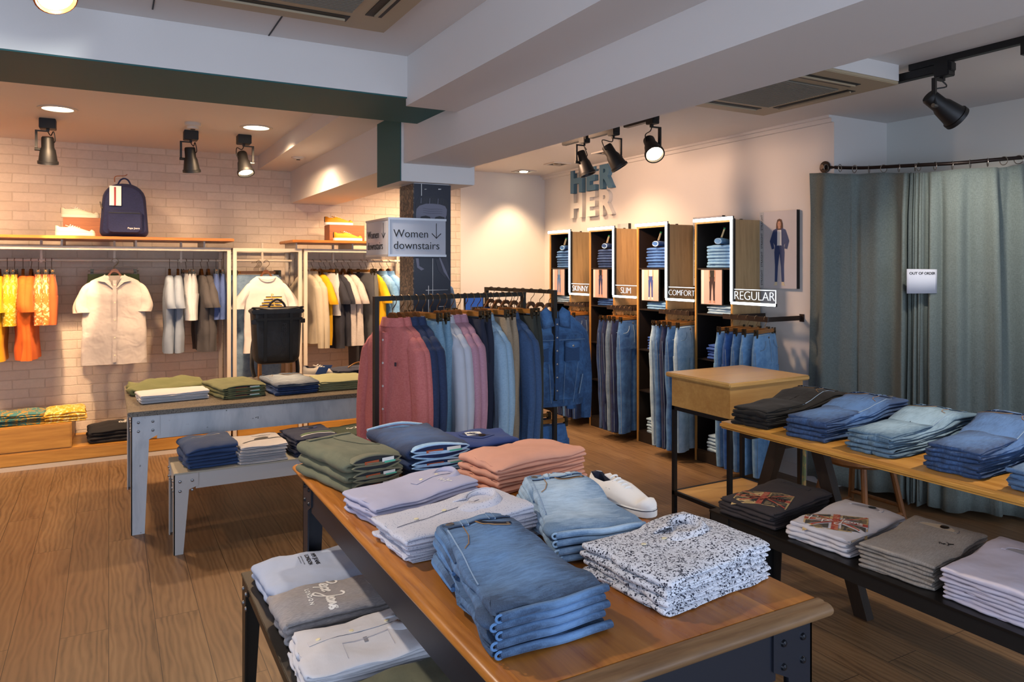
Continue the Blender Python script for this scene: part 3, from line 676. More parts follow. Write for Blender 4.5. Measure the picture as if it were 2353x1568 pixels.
PRF = [(.040, -.034), (.012, -.034), (.003, -.029), (-.003, -.022), (-.005, -.015), (-.003, -.009), (.004, -.004), (.013, -.0015), (.022, -.003), (.025, -.0005), (.041, -.0005)]
MB().loft([[(x, y+(0 if q else .0), FT+z) for y, z in PRF] for q, x in enumerate((-.002, w_+.004))]).obj('edge_moulding', EDGEW, r, 50)
MB().loft([[(x, y, FT+z) for x, z in PRF] for y in (.002, d_+.004)]).obj('edge_moulding', wood('honey table edge', '8a4a14', 'cc8436', 'Y', 1., .3), r, 50)
# small nested bench beneath, left
BENCH = plain('dark bronze steel', '2a2723', .4, .5)
r, w_, d_ = metal_table('display_bench', .455, 1.30, 1.05, 3.02, .44, BENCH, 'low dark steel bench tucked under the wooden table', .12, .05, .05, .004)
BX('bench_top', BENCH, r, 0, w_, 0, d_, .44, .45, bevel=.002)

def cuffs(root, me, w, d, m):
    for q in (.04, .96):
        pass
# olive jeans pile, waistbands to the front
def jeans_front(root, me, h, w, d, m, lin, tagx=.62):
    """open waistband facing -y: a wavy rim with a lining and size labels"""
    for z0, z1, ph, lab in ((h*.42, h*1.05, 0, 1), (h*.02, h*.5, 2, 0)):
        N = 16; up = []; dn = []
        for k in range(N+1):
            u = k/N; x = w*(.05+.9*u); e = math.sin(PI*u)**.45; mid = (z0+z1)/2+.1*h*math.sin(u*5+ph)
            up.append((x, mid+(z1-z0)*.46*e)); dn.append((x, mid-(z1-z0)*.46*e))
        yy = lambda x: -.010-.008*math.sin(x/w*PI)
        loop = [(x, yy(x), z) for x, z in up]+[(x, yy(x)+.002, z) for x, z in dn[::-1]][1:-1]
        MB().tube(loop, .0036, 6, closed=True).obj('waistband_rim', m, root)
        vs = [(x, yy(x)+.006, z) for x, z in up]+[(x, yy(x)+.006, z) for x, z in dn]; b = MB(); b.add(vs, [(k, k+1, k+N+2, k+N+1) for k in range(N)]); b.obj('waistband_lining', lin, root, 0)
        vs = [(x, yy(x)-.0, z) for x, z in up]+[(x, .03, z-.002) for x, z in up]; b = MB(); b.add(vs, [(k, k+1, k+N+2, k+N+1) for k in range(N)]); b.obj('waistband_fold', m, root)
        if lab:
            BX('leather_patch', TAGR, root, w*.26, w*.52, -.0175, -.0155, h*.48, h*.72)
            BX('size_label', TAGW, root, w*.58, w*.80, -.0185, -.0165, h*.5, h*.78); BX('size_sticker', TAGG, root, w*.62, w*.82, -.0205, -.0187, h*.42, h*.54)
OLV = fabric('olive twill', '4d5140', '6a6b55', 'denim', .3)
def olive_top(root, me, h):
    jeans_front(root, me, h, .22, .38, fabric('olive seam', '5f604c', '76735c', 'denim', .2), plain('dark lining', '23262a', .8))
    onto(root, me, strip(smooth_pts([(.20, .12), (.15, .17), (.12, .28), (.13, .37)], 4), .01, OLV, .003), 0, 0, 0, 'side_seam')
    onto(root, me, strip([(.02, .355), (.20, .36)], .03, OLV, .008), 0, 0, 0, 'rolled_hem')
res = stack('folded_jeans', 'jeans', 'olive green jeans folded with waistband forward', 'at the table left corner', (.735, 2.50, FT), 12, .225, .40, [.040, .042, .050], OLV, 2, None, .006, .01, top=olive_top)
for o in res[:-1]: jeans_front(o, None, .038, .22, .38, fabric('olive seam', '5f604c', '76735c', 'denim', .2), plain('dark lining', '23262a', .8))
def bj_top(root, me, h):
    jeans_front(root, me, h, .27, .4, DEN['light'], DEN['indigo'])
    MB().tube([(.01+.012*math.sin(k), .05+.0*k, .01+.0*k) for k in range(2)], .01, 8)
    for k in range(3): MB().tube(smooth_pts([(.0, .415, .008+.015*k), (.08, .42, .018+.015*k), (.16, .415, .022+.015*k), (.25, .41, .008+.014*k)], 4), .008, 8, .8).obj('rolled_hem', DEN['pale'], root)
res = stack('folded_jeans', 'jeans', 'dark blue jeans with pale rolled hems', 'beside the olive jeans', (.985, 2.565, FT), 2, .27, .41, [.038, .040, .048], FDEN['dark'], 2, None, .008, .014, top=bj_top)
for o in res[:-1]: jeans_front(o, None, .032, .27, .4, DEN['light'], DEN['indigo'])
NAVS = cot('1f3a78', 'navy jersey')
def sw_top(root, me, h):
    crew_neck(root, me, h, .18, .12, .07, NAVS, True, 250, plain('navy lining', '15264e', .8))
    onto(root, me, patch([(-.035, -.022), (.035, -.022), (.035, .022), (-.035, .022)], TAGW), .17, .13, 0, 'neck_label')
    onto(root, me, script_mesh(.03, .012, .0016, INK), .17, .135, 0, 'label_lettering')
stack('folded_sweatshirt', 'sweatshirt', 'navy blue sweatshirt with white neck label', 'at the far table end', (1.20, 2.72, FT), -6, .34, .26, [.035, .042], NAVS, 2, None, .008, .012, top=sw_top)
PNK = cot('d59a82', 'peach fleece')
stack('folded_sweater', 'sweater', 'peach pink sweater folded flat', 'behind the light denim shorts', (1.185, 2.24, FT), 9, .43, .25, [.027, .027, .027, .034], PNK, 2, None, .009, .012, bulge=.014)
POL = cot('b4b3cb', 'lavender pique')
def polo_top(root, me, h):
    onto(root, me, strip([(.20, .115), (.27, .13), (.36, .135)], .03, POL, .002), 0, 0, 0, 'placket')
    for q in (.235, .30): onto(root, me, disc_mesh(.006, .004, BUTTON), q, .125+.1*(q-.235), 0, 'button')
    onto(root, me, script_mesh(.05, .024, .002, WINK), .29, .06, -60, 'chest_lettering')
    collar_piece(root, h, .335, .13, .72, POL)
stack('folded_polo_shirt', 'polo shirt', 'lavender grey polo shirt', 'at the table left edge', (.715, 2.135, FT), 10, .39, .23, [.017, .017, .017, .02], POL, 2, None, .004, .008, lift=.004, top=polo_top)
DOT = fabric('white dotted poplin', 'c9cad6', '5a6b95', 'dots', .3)
def dot_top(root, me, h):
    onto(root, me, strip([(.02, .105), (.12, .115), (.30, .13)], .0018, plain('navy seam', '3b4460', .8), .0016), 0, 0, 0, 'placket_seam')
    for q in (.09, .18, .26): onto(root, me, disc_mesh(.007, .004, BUTTON), q, .128, 0, 'button')
    collar_piece(root, h, .31, .135, .95, DOT, -8)
stack('folded_shirt', 'shirt', 'white shirt with tiny blue dots', 'between lavender polos and denim shorts', (.70, 1.835, FT), 3, .42, .24, [.013, .013, .013, .016, .022], DOT, 2, None, .005, .009, lift=.004, top=dot_top)
def short_top(m, w, d, wf):
    def f(root, me, h): jean_details(root, me, w, d, h, m, 'y', wfar=wf)
    return f
def cuff(o, w, z, m, edge, k):
    b = MB(); pts = smooth_pts([(w*.03, -.004, z-.001), (w*.28, -.012, z+.003), (w*.55, -.006, z-.004), (w*.8, -.010, z+.002), (w*.99, -.004, z)], 4)
    b.tube(pts, [.0105]*len(pts), 10, .85).obj('rolled_hem', m, o)
    MB().tube([(pts[0][0]-.003+.0085*math.cos(a), pts[0][1]-.004, pts[0][2]+.007*math.sin(a)) for a in [2*PI*j/14 for j in range(14)]], .003, 6, closed=True).obj('hem_edge', edge, o)
def shorts_pile(desc, place, loc, ang, w, d, n, h, m, edge, lift=.005, wf=.19):
    res = stack('folded_denim_shorts', 'shorts', desc, place, loc, ang, w, d, [h]*n, m, 2, None, .009, .018, top=short_top(m, w, d, wf), jit=.010, bulge=.006, lift=lift, lax='y', rot=.05, wfar=wf)
    ox = w-wf
    for k, o in enumerate(res):
        cuff(o, w, h*.62, m, edge, k)
        MB().tube(smooth_pts([(ox*.62, d*.62, h*.5), (ox*.8-.006, d*.8, h*.6+lift*k), (ox-.004, d*1.0, h*.6+lift*k), (ox+.05, d*1.015, h*.6+lift*k)], 4), .010, 8).obj('waistband_fold', m, o)
        MB().tube(smooth_pts([(ox*.62-.004, d*.62, h*.2), (ox*.8-.014, d*.8, h*.25+lift*k), (ox-.012, d*1.0, h*.25+lift*k), (ox+.05, d*1.02, h*.25+lift*k)], 4), .006, 8).obj('waistband_edge', edge, o)
shorts_pile('light bleached denim shorts', 'left of the white sneaker', (1.055, 1.665, FT), -9, .28, .46, 4, .022, FDEN['light'], DEN['pale'])
shorts_pile('faded blue denim shorts with rolled hems', 'at the near table edge', (.685, 1.32, FT), -1, .285, .46, 5, .020, FDEN['mid'], DEN['faded'])
FLO = fabric('white shirt cloth with navy sprigs', 'dcdfe8', '1b2238', 'floral', .25)
def flo_top(root, me, h):
    for q in (.1, .17, .24): onto(root, me, disc_mesh(.0065, .004, BUTTON), q, .19-.05*q, 0, 'button')
    collar_piece(root, h, .26, .19, .85, FLO, -6)
stack('folded_shirt', 'shirt', 'white short-sleeved shirt with navy sprig print', 'at the near right table corner', (1.12, 1.285, FT), 5, .37, .30, [.02, .021, .021, .024], FLO, 2, None, .005, .012, lift=.004, top=flo_top)

# ---- sneakers
def sneaker(loc, ang, L, mu, ms, heel, lab, group=None, lace=WINK, accent=None, sc_=1., rx=0):
    r = tag(thing('sneaker', loc, math.radians(ang)), lab, 'shoe', group)
    def hw(t): return L*(.115+.055*math.sin(PI*min(1, t*1.15))**1+.03*t)*(1 if t < .8 else math.sqrt(max(.03, 1-((t-.8)/.2)**2.2)))
    def out(t, k=1, dx=0): return hw(t)*k
    ts = [0, .02, .06, .12, .2, .3, .4, .5, .6, .7, .78, .85, .9, .94, .97, .99, 1]
    def heelf(t): return min(1, math.sqrt(max(0, t)/.06)) if t < .06 else 1
    rings = []
    for t in ts:
        w = max(.004, out(t)*(.55+.45*heelf(t))*1.06)
        rings.append([(t*L, -w, .002), (t*L, -w*1.02, .022), (t*L, -w*.9, .028), (t*L, w*.9, .028), (t*L, w*1.02, .022), (t*L, w, .002)])
    MB().loft(rings).obj('sole', ms, r, 60)
    rr = []; ln = []
    for t in ts[:-1]:
        w = max(.004, out(t)*(.5+.5*heelf(t))*.97)
        hh = L*(.29 if t < .12 else (.25 if t < .3 else .25+.05*math.sin((t-.3)/.2*PI/2) if t < .42 else max(.12, .30-.36*(t-.42))))
        if t > .85: hh = L*(.145*math.sqrt(max(.05, 1-((t-.85)/.16)**2)))+.018
        g = w*(.62 if t < .34 else (.42 if t < .42 else .02))
        ring = []
        for sg in (-1, 1):
            pts = [(w, .026), (w*1.03, .026+(hh-.026)*.45), (w*.84, .026+(hh-.026)*.8), (max(g, w*.45), hh*.97), (g, hh)]
            pts = pts if sg < 0 else pts[::-1]
            ring += [(t*L, sg*a, z) for a, z in pts]
        inner = [(t*L, -g*.9, hh-.012), (t*L, g*.9, hh-.012)]
        rr.append(ring)
        if t < .42: ln.append([(t*L+.006, -g*.98, hh-.002), (t*L+.006, -g*.8, .04), (t*L+.006, g*.8, .04), (t*L+.006, g*.98, hh-.002)])
    b = MB(); n = 10
    for j in range(len(rr)-1):
        pass
    vs = [p for q in rr for p in q]; fs = []
    for j in range(len(rr)-1):
        for i in range(9):
            if i == 4 and ts[j] < .40: continue
            a = j*n+i; fs.append((a, a+1, a+1+n, a+n))
    fs.append(tuple(range(0, 5))); fs.append(tuple(range((len(rr)-1)*n, len(rr)*n)))
    b.add(vs, fs); b.obj('upper', mu, r, 70)
    b = MB(); vs = [p for q in ln for p in q]; b.add(vs, [(j*4+i, j*4+i+1, j*4+i+5, j*4+i+4) for j in range(len(ln)-1) for i in range(3)]+[(0, 1, 2, 3)])
    b.obj('lining', plain('shoe lining', '2b2f3f', .8), r)
    b = MB(); b.prism([(.26*L, -.045*L), (.26*L, .045*L), (.62*L, .03*L), (.62*L, -.03*L)], .004, Matrix.Translation((0, 0, L*.385)) @ Matrix.Rotation(.32, 4, 'Y')); b.obj('tongue', mu, r, 40)
    for k in range(5):
        t = .36+k*.055; hh = L*max(.12, .30-.36*(t-.42))+.001; wd = L*.055
        q = [(t*L, -wd, hh-.008), (t*L+.004, -wd*.4, hh-.001), (t*L+.006, wd*.4, hh-.001), (t*L, wd, hh-.008)]
        MB().tube(smooth_pts(q, 3), .0035*L/.29, 6).obj('lace', lace, r)
    hp = [(.0-.002, y_*L, z_*L) for y_, z_ in ((-.05, .12), (.05, .12), (.045, .29), (-.045, .29))]
    MB().add(hp+[(x+.02, y*1.1, z) for x, y, z in hp], [(0, 1, 2, 3), (4, 7, 6, 5), (0, 4, 5, 1), (3, 2, 6, 7), (0, 3, 7, 4), (1, 5, 6, 2)]).obj('heel_tab', heel, r, 40, .003)
    if accent:
        rings = []
        for t in [.35, .45, .55, .62]:
            w = out(t)*1.005+.0015; rings.append([(t*L+.03*q_, -w*(1.01 if q_ < .6 else .98), .03+.055*q_*L/.29) for q_ in (0, .5, 1)])
        for sg in (1, -1):
            vs = [(x, y*sg, z) for q in rings for x, y, z in q]; MB().add(vs, [(j*3+i, j*3+i+1, j*3+i+4, j*3+i+3) for j in range(3) for i in range(2)]).obj('side_panel', accent, r)
    return r
sn = sneaker((1.49, 2.10, FT+.001), -84+0, .29, SHOEW, RUB, plain('navy heel', '1d2238', .7), 'white canvas sneaker with navy stripe on the wooden table')
# navy line round the sole and small side lettering
b = MB(); 
def _hw(t): return .29*(.115+.055*math.sin(PI*min(1, t*1.15))+.03*t)*(1 if t < .8 else math.sqrt(max(.03, 1-((t-.8)/.2)**2.2)))*1.075
_t = [.25, .35, .45, .55, .65, .75, .82, .88, .93, .97, .99]
b.tube([(t*.29, -_hw(t)-.0006, .0225) for t in _t]+[(.2912, 0, .0225)]+[(t*.29, _hw(t)+.0006, .0225) for t in _t[::-1]], .0013, 6); b.obj('sole_stripe', plain('navy heel', '1d2238', .7), sn)
link('side_lettering', script_mesh(.03, .012, .0012, INK), sn, M=Matrix.Translation((.13, -.0475, .055)) @ Matrix.Rotation(PI/2, 4, 'X'))

# ---- bench items (left)
LB = cot('a9b6d0', 'pale blue cotton'); B1 = .45
def lb_top(root, me, h):
    for i, (tx, sz, y) in enumerate((('PEPE JEANS', .021, .02), ('LONDON', .021, 0), ('PEPE JEANS LONDON CLOTHING', .005, -.014), ('PORTOBELLO ROAD 1973', .005, -.021))):
        onto(root, me, text_mesh(tx, sz, .0002, INK, 'LEFT', .0005 if sz > .01 else 0), (.205, .18, .160, .150)[i], .265-(i > 1)*.0, -94, 'chest_lettering')
stack('folded_tee', 't-shirt', 'pale blue top with small black lettering', 'on the low bench far end', (.50, 2.60, B1), 4, .40, .33, [.035, .04], LB, 2, None, .008, .01, top=lb_top)
GRY = fabric('heather grey fleece', 'a19c9c', '868284', 'heather', .35)
def gr_top(root, me, h):
    onto(root, me, script_mesh(.225, .075, .008, WINK), .17, .125, -95, 'chest_lettering')
    onto(root, me, text_mesh('L O N D O N', .02, .0002, WINK, 'CENTER', .0006), .105, .12, -95, 'chest_lettering')
    crew_neck(root, me, h, .36, .13, .075, GRY, False, 180)
stack('folded_sweatshirt', 'sweatshirt', 'heather grey sweatshirt with white script lettering', 'on the low bench', (.49, 2.34, B1), 0, .40, .25, [.042, .048], GRY, 2, None, .008, .01, top=gr_top, bulge=.01)
WSH = cot('d2d2d8', 'white oxford')
def ws_top(root, me, h):
    onto(root, me, strip([(.03, .17), (.2, .18), (.36, .17)], .03, WSH, .002), 0, 0, 0, 'placket')
    for q in (.06, .16, .27): onto(root, me, disc_mesh(.007, .004, BUTTON), q, .177, 0, 'button')
    onto(root, me, strip([(.12, .04), (.12, .12), (.26, .13), (.26, .05)], .002, plain('shirt seam', 'a9a9b4', .8), .0014), 0, 0, 0, 'pocket_seam')
    onto(root, me, patch([(-.006, -.012), (.006, -.012), (.006, .012), (-.006, .012)], plain('woven label', '84848c', .7)), .19, .12, 0, 'woven_label')
    collar_piece(root, h, .34, .17, .9, WSH)
stack('folded_shirt', 'shirt', 'white oxford shirt with chest pocket', 'on the low bench near end', (.475, 2.02, B1), -4, .44, .27, [.02, .02, .02, .025], WSH, 2, None, .006, .01, lift=.004, top=ws_top)
def ol_top(root, me, h):
    jeans_front(root, me, h, .3, .3, OLV, plain('dark lining', '23262a', .8))
stack('folded_jeans', 'jeans', 'olive jeans with green size tag', 'in front of the white shirts', (.60, 1.70, B1), 6, .36, .28, [.03, .035], OLV, 2, None, .006, .01, top=lambda r_, m_, h_: (onto(r_, m_, patch([(-.03, -.014), (.03, -.014), (.03, .014), (-.03, .014)], TAGW), .27, .2, 0, 'size_label'), onto(r_, m_, patch([(-.03, -.006), (.03, -.006), (.03, .006), (-.03, .006)], TAGG), .27, .18, 0, 'size_sticker')))

# ================================================================= WHITE TABLE
def distress():
    s = NT('scuffed white steel'); n = s.noise(s.mapv(s.co(), (3, 3, 1)), 2.5, 6, .6, .5); k = s.ramp(n.outputs[0], (.45, (0, 0, 0)), (.72, (1, 1, 1)))
    c = s.mix(s.math('MULTIPLY', k, .55), hx('c6ccd2'), hx('7e8e9d')); n2 = s.noise(s.co(), 30, 4); c = s.mix(s.ramp(n2.outputs[0], (.71, (0, 0, 0)), (.73, (1, 1, 1))), c, hx('2e2e30'))
    return s.done(c, .5)
DIS = distress()
def stone():
    s = NT('worn grey table surface'); n = s.noise(s.mapv(s.co(), (2, 9, 9)), 2, 6, .65); v = s.noise(s.co(), 120, 3)
    c = s.mix(n.outputs[0], hx('4a443c'), hx('8d8373')); return s.done(s.mix(s.ramp(v.outputs[0], (.5, (0, 0, 0)), (.62, (1, 1, 1))), c, hx('3a342e')), .45)
WT = .761
r, w_, d_ = metal_table('display_table', .10, 2.0, 5.03, 6.20, WT-.03, DIS, 'scuffed white steel table with grey top before the brick wall', .16, .075, .15, .02)
BX('table_top', stone(), r, 0, w_, 0, d_, WT-.03, WT, bevel=.004)
OLJ = cot('6e7248', 'olive fleece')
stack('folded_sweatshirt', 'sweatshirt', 'olive sweatshirt folded on the white table', 'far left corner', (.15, 5.62, WT), 6, .50, .34, [.055], OLJ, 2, None, .022, .02, bulge=.03)
stack('folded_tee', 't-shirt', 'white cotton t-shirt', 'at the white table left corner', (.19, 5.28, WT), 6, .42, .24, [.02, .02, .022], cot('cfcfd2', 'white jersey'), 2, None, .004, .008)
OL2 = fabric('olive chino twill', '555a3c', '70734f', 'denim', .3)
def ch_top(root, me, h): jeans_front(root, me, h, .3, .4, OL2, plain('dark lining', '23262a', .8))
res = stack('folded_chinos', 'trousers', 'olive green chinos with green stickers', 'on the white table', (.67, 5.22, WT), 12, .30, .46, [.027, .027, .03], OL2, 2, None, .007, .012, top=ch_top)
for o in res[:-1]: jeans_front(o, None, .026, .30, .4, OL2, plain('dark lining', '23262a', .8))
stack('folded_jeans', 'jeans', 'grey blue faded jeans', 'in the middle of the white table', (1.02, 5.19, WT), 4, .30, .50, [.028, .028, .03], FDEN['grey'], 2, None, .007, .012, under=DEN['dark wash'], top=lambda r_, m_, h_: jean_details(r_, m_, .3, .5, h_, FDEN['grey'], 'y'))
stack('folded_chinos', 'trousers', 'pale khaki chinos', 'on the white table beside the sneaker', (1.32, 5.22, WT), -3, .36, .40, [.018, .018, .018, .02], cot('a5a880', 'pale khaki twill'), 2, None, .005, .01)
stack('folded_polo_shirt', 'polo shirt', 'dark navy polo shirt', 'at the far back of the white table', (1.60, 5.72, WT), 10, .34, .24, [.018, .018, .018, .018], cot('232a42', 'dark navy pique'), 2)
MB().tube(smooth_pts([(0, 0, 0), (.06, .01, .03), (.12, .03, .035)], 4), .006, 8).obj('p', HANGL)
o = bpy.data.objects['p']; o.name = 'wooden_stick'; o.location = (1.70, 5.82, WT+.075); tag(o, 'pale wooden hanger arm lying on the navy polo shirts', 'hanger')
sneaker((1.38, 5.98, WT+.001), -28, .31, plain('grey suede runner', 'b9b2a8', .8), plain('gum and white sole', 'd9cfc0', .5), plain('navy runner heel', '2c3e66', .6), 'grey, blue and tan running shoe on the white table', None, WINK, plain('blue suede', '2f4f86', .8))

# black backpack on a stand
def pack_outline(w, h, r_top, r_bot, taper=0, n=6):
    pts = []
    for cx, cy, r_, a0 in ((w/2-r_bot, r_bot, r_bot, -90), (w/2-r_top+taper, h-r_top, r_top, 0), (-w/2+r_top-taper, h-r_top, r_top, 90), (-w/2+r_bot, r_bot, r_bot, 180)):
        pts += [(cx+r_*math.cos(math.radians(a0+90*k/n)), cy+r_*math.sin(math.radians(a0+90*k/n))) for k in range(n+1)]
    return pts
def puffy(b, outline, d, y0=0, rounds=((0, .86), (.12, .95), (.35, 1), (.7, 1), (.9, .96), (1, .88)), cx=0, cz=None):
    cz = cz if cz is not None else sum(p[1] for p in outline)/len(outline)
    b.loft([[(cx+(x-cx)*k, y0+d*t, cz+(z-cz)*k) for x, z in outline] for t, k in rounds]); return b
NYL = fabric('black coated nylon', '101012', '1c1c1f', 'weave', .35, .5)
r = tag(thing('backpack', (1.19, 6.02, WT+.02), 0), 'black roll-top backpack on a small stand behind the folded jeans', 'backpack')
b = MB(); puffy(b, [(x, z+.09) for x, z in pack_outline(.36, .46, .03, .07, .02)], .15); b.obj('body', NYL, r)
BX('top_band', NYL, r, -.205, .205, -.012, .16, .50, .535, bevel=.008); BX('front_strap', plain('black webbing', '0a0a0b', .6), r, -.19, .19, -.014, -.006, .445, .465)
for sx in (-.1, .1): BX('front_strap', plain('black webbing', '0a0a0b', .6), r, sx-.012, sx+.012, -.012, -.002, .12, .50)
for sx in (-.19, .19): BX('buckle', plain('black plastic', '0c0c0e', .25), r, sx-.018, sx+.018, -.024, -.012, .42, .455, bevel=.003)
for sx in (-1, 1): MB().tube(smooth_pts([(sx*.165, .01, .53), (sx*.2, .0, .55), (sx*.16, .0, .545), (sx*.07, -.0, .53)], 4), .006, 6).obj('top_cord', NYL, r)
MB().tube(smooth_pts([(-.07, .05, .53), (-.05, .05, .58), (0, .05, .61), (.05, .05, .58), (.07, .05, .53)], 4), .009, 8).obj('handle', NYL, r)
for sx in (-1, 1): MB().tube(smooth_pts([(sx*.12, .15, .45), (sx*.16, .2, .25), (sx*.18, .13, .08), (sx*.17, .08, -.01)], 5), .016, 8, .4).obj('shoulder_strap', NYL, r)
me = text_mesh('PEPE JEANS', .05, .0004, plain('tonal print', '1c1d22', .4)); link('front_lettering', me, r, M=Matrix.Translation((.045, -.0135, .30)) @ FACE_Y @ Matrix.Rotation(-PI/2, 4, 'Z'))
BX('stand', HANGL, r, -.14, -.12, .04, .11, -.019, .1); BX('stand', HANGL, r, .1, .12, .04, .11, -.019, .1)

# ================================================================= WHITE BENCH
r, w_, d_ = metal_table('display_bench', .325, 1.60, 4.58, 5.0, .458, plain('matte white steel', 'b9b7b4', .5), 'low white steel bench in front of the scuffed white table', .13, .05, .09, .0)
BX('bench_top', plain('warm grey bench top', 'aaa595', .5), r, 0, w_, 0, d_, .458, .468, bevel=.002)
WB = .468
NVF = cot('2b4570', 'slate navy fleece')
def nv_top(root, me, h): onto(root, me, strip(smooth_pts([(.05, .19), (.1, .23), (.17, .22), (.22, .25)], 4), .01, plain('silver print', 'a8a9a8', .5)), 0, 0, 0, 'chest_print')
stack('folded_sweatshirt', 'sweatshirt', 'slate navy sweatshirt', 'on the white bench left end', (.40, 4.60, WB), 4, .29, .36, [.042, .042, .055], NVF, 2, None, .012, .014, top=nv_top, bulge=.022)
def wt_top(root, me, h):
    onto(root, me, patch(ell(0, 0, .045, .028), plain('black print', '222428', .6)), .15, .16, 10, 'chest_print')
    onto(root, me, strip(smooth_pts([(.03, .1), (.1, .14), (.18, .13), (.27, .16)], 4), .012, plain('black print', '222428', .6)), 0, 0, 0, 'chest_print')
    crew_neck(root, me, h, .17, .27, .05, cot('c6c5c8', 'white jersey'), False, -90)
stack('folded_tee', 't-shirt', 'white t-shirt with black graphic', 'in the middle of the white bench', (.685, 4.59, WB), 2, .28, .36, [.018, .018, .018, .018, .018, .02], cot('c6c5c8', 'white jersey'), 2, None, .005, .01, top=wt_top)
def pn_top(root, me, h):
    onto(root, me, strip(smooth_pts([(.05, .06), (.1, .1), (.17, .1), (.27, .07)], 4), .03, plain('green print', '4c6a4a', .6)), 0, 0, 0, 'chest_print')
    onto(root, me, strip(smooth_pts([(.04, .04), (.12, .07), (.26, .04)], 4), .012, plain('white print', 'c8ccd0', .6)), 0, 0, 0, 'chest_print')
    crew_neck(root, me, h, .16, .26, .05, NAVS, True, -90)
stack('folded_tee', 't-shirt', 'dark navy t-shirt with green and white print', 'on the white bench', (1.02, 4.60, WB), 6, .28, .36, [.02]*5+[.022], cot('1b2746', 'dark navy jersey'), 2, None, .006, .012, top=pn_top)
stack('folded_tee', 't-shirt', 'dark green t-shirt with pale lettering', 'on the white bench right end', (1.33, 4.62, WB), 4, .26, .34, [.02]*4+[.022], cot('2e3d2c', 'forest jersey'), 2, None, .006, .012, top=lambda r_, m_, h_: onto(r_, m_, script_mesh(.1, .035, .004, WINK), .13, .17, 0, 'chest_lettering'))

# ================================================================= RIGHT TRESTLE TABLE
RT = .85
r = tag(thing('trestle_table', (2.775, .2, 0)), 'golden oak trestle table with dark legs piled with jeans', 'table')
MB().box(0, .72, 0, 2.596, RT-.035, RT).obj('table_top', TRES, r, 50, .012, seg=3)
for yy in (2.37, .40):
    for sy in (1, -1):
        b = MB(); z1 = RT-.036; dx = .315; b.loft([[(dx, yy+sy*.37-.035, 0), (dx+.05, yy+sy*.37-.035, 0), (dx+.05, yy+sy*.37+.035, 0), (dx, yy+sy*.37+.035, 0)], [(dx, yy+sy*.10-.035, z1), (dx+.05, yy+sy*.10-.035, z1), (dx+.05, yy+sy*.10+.035, z1), (dx, yy+sy*.10+.035, z1)]])
        b.obj('leg', DKWOOD, r, 30)
    BX('cross_bar', DKWOOD, r, .08, .64, yy-.14, yy-.08, RT-.075, RT-.036); BX('cross_bar', DKWOOD, r, .08, .64, yy+.08, yy+.14, RT-.075, RT-.036)
def jt(m):
    def f(root, me, h):
        jean_details(root, me, .66, .28, h, m, 'x')
        f2 = fold_mesh(.33, .195, .017, 2, seed=hash_(m.name)+.7, amp=.004, rag=.008, mat=m, bulge=.004)
        q = link('folded_leg', f2, root); q.location = (.012, .004, h-.004); q.rotation_euler = (0, math.radians(-1.5), 0)
        onto(root, me, patch([(-.02, -.012), (.02, -.012), (.02, .012), (-.02, .012)], TAGW), .645, .17, 70, 'size_label')
    return f
for (desc, pl, N, ang, m, n, hh) in (
    ('black jeans', 'at the trestle table far end', (2.82, 2.52), 8, FDEN['black'], 4, .021),
    ('bright blue jeans with fading', 'next to the black jeans', (2.84, 2.20), 7, FDEN['blue'], 4, .024),
    ('light washed blue jeans', 'in the middle of the trestle table', (2.85, 1.885), 5, FDEN['bleach'], 4, .021),
    ('dark blue jeans with fading', 'right of the light washed jeans', (2.85, 1.535), 5, FDEN['blue'], 5, .02)):
    stack('folded_jeans', 'jeans', desc, pl, (*N, RT), ang, .66, .20, [hh]*n, m, 2, .30, .009, .014, top=jt(m), bulge=.010, lift=.013, lax='x', rot=.03)
stack('folded_jeans', 'jeans', 'mid blue jeans', 'cut by the right picture edge', (2.85, 1.20, RT), 4, .66, .22, [.022]*4, FDEN['faded'], 2, .29, .008, .012, lift=.012)

# low black bench right
RB = .47
r, w_, d_ = metal_table('display_bench', 2.56, 3.0, .35, 2.64, RB-.01, BLACK, 'low black steel bench in front of the trestle table', .12, .05, .055, .003, rm=BENCH)
BX('bench_top', plain('black steel sheet', '211e1c', .35, .4), r, 0, w_, 0, d_, RB-.01, RB, bevel=.001)
def flagprint(root, me, x, y, rot, w, h, light):
    red = fabric('faded red print', 'a8402f', 'b87254', 'tropic', .1); crm = fabric('cream print', 'c9ab78', 'a8905f', 'tropic', .1); dk = fabric('charcoal print ink', '3c3833', '756448', 'tropic', .1)
    onto(root, me, patch([(-w/2, -h/2), (w/2, -h/2), (w/2, h/2), (-w/2, h/2)], crm), x, y, rot, 'chest_print', .001)
    for sx in (-1, 1):
        for sy in (-1, 1):
            a = [(sx*w*.10, sy*h*.2), (sx*w*.40, sy*h*.46), (sx*w*.10, sy*h*.46)]; onto(root, me, patch(a if sx*sy > 0 else a[::-1], dk), x, y, rot, 'chest_print', .0018)
            a = [(sx*w*.18, sy*h*.13), (sx*w*.47, sy*h*.13), (sx*w*.47, sy*h*.36)]; onto(root, me, patch(a if sx*sy < 0 else a[::-1], dk), x, y, rot, 'chest_print', .0018)
    onto(root, me, patch([(-w/2, -h*.07), (w/2, -h*.07), (w/2, h*.07), (-w/2, h*.07)], red), x, y, rot, 'chest_print', .0024)
    onto(root, me, patch([(-w*.055, -h/2), (w*.055, -h/2), (w*.055, h/2), (-w*.055, h/2)], red), x, y, rot, 'chest_print', .0024)
    for sx in (-1, 1):
        onto(root, me, strip([(sx*w*.48, h*.46), (0, 0), (-sx*w*.48, -h*.46)], h*.05, red), x, y, rot, 'chest_print', .0026)
    onto(root, me, script_mesh(w*.85, h*.34, .004, light), x, y, rot, 'chest_lettering', .0042)
DKT = cot('332c2f', 'washed black jersey'); WTE = cot('cfccd2', 'white tee jersey')
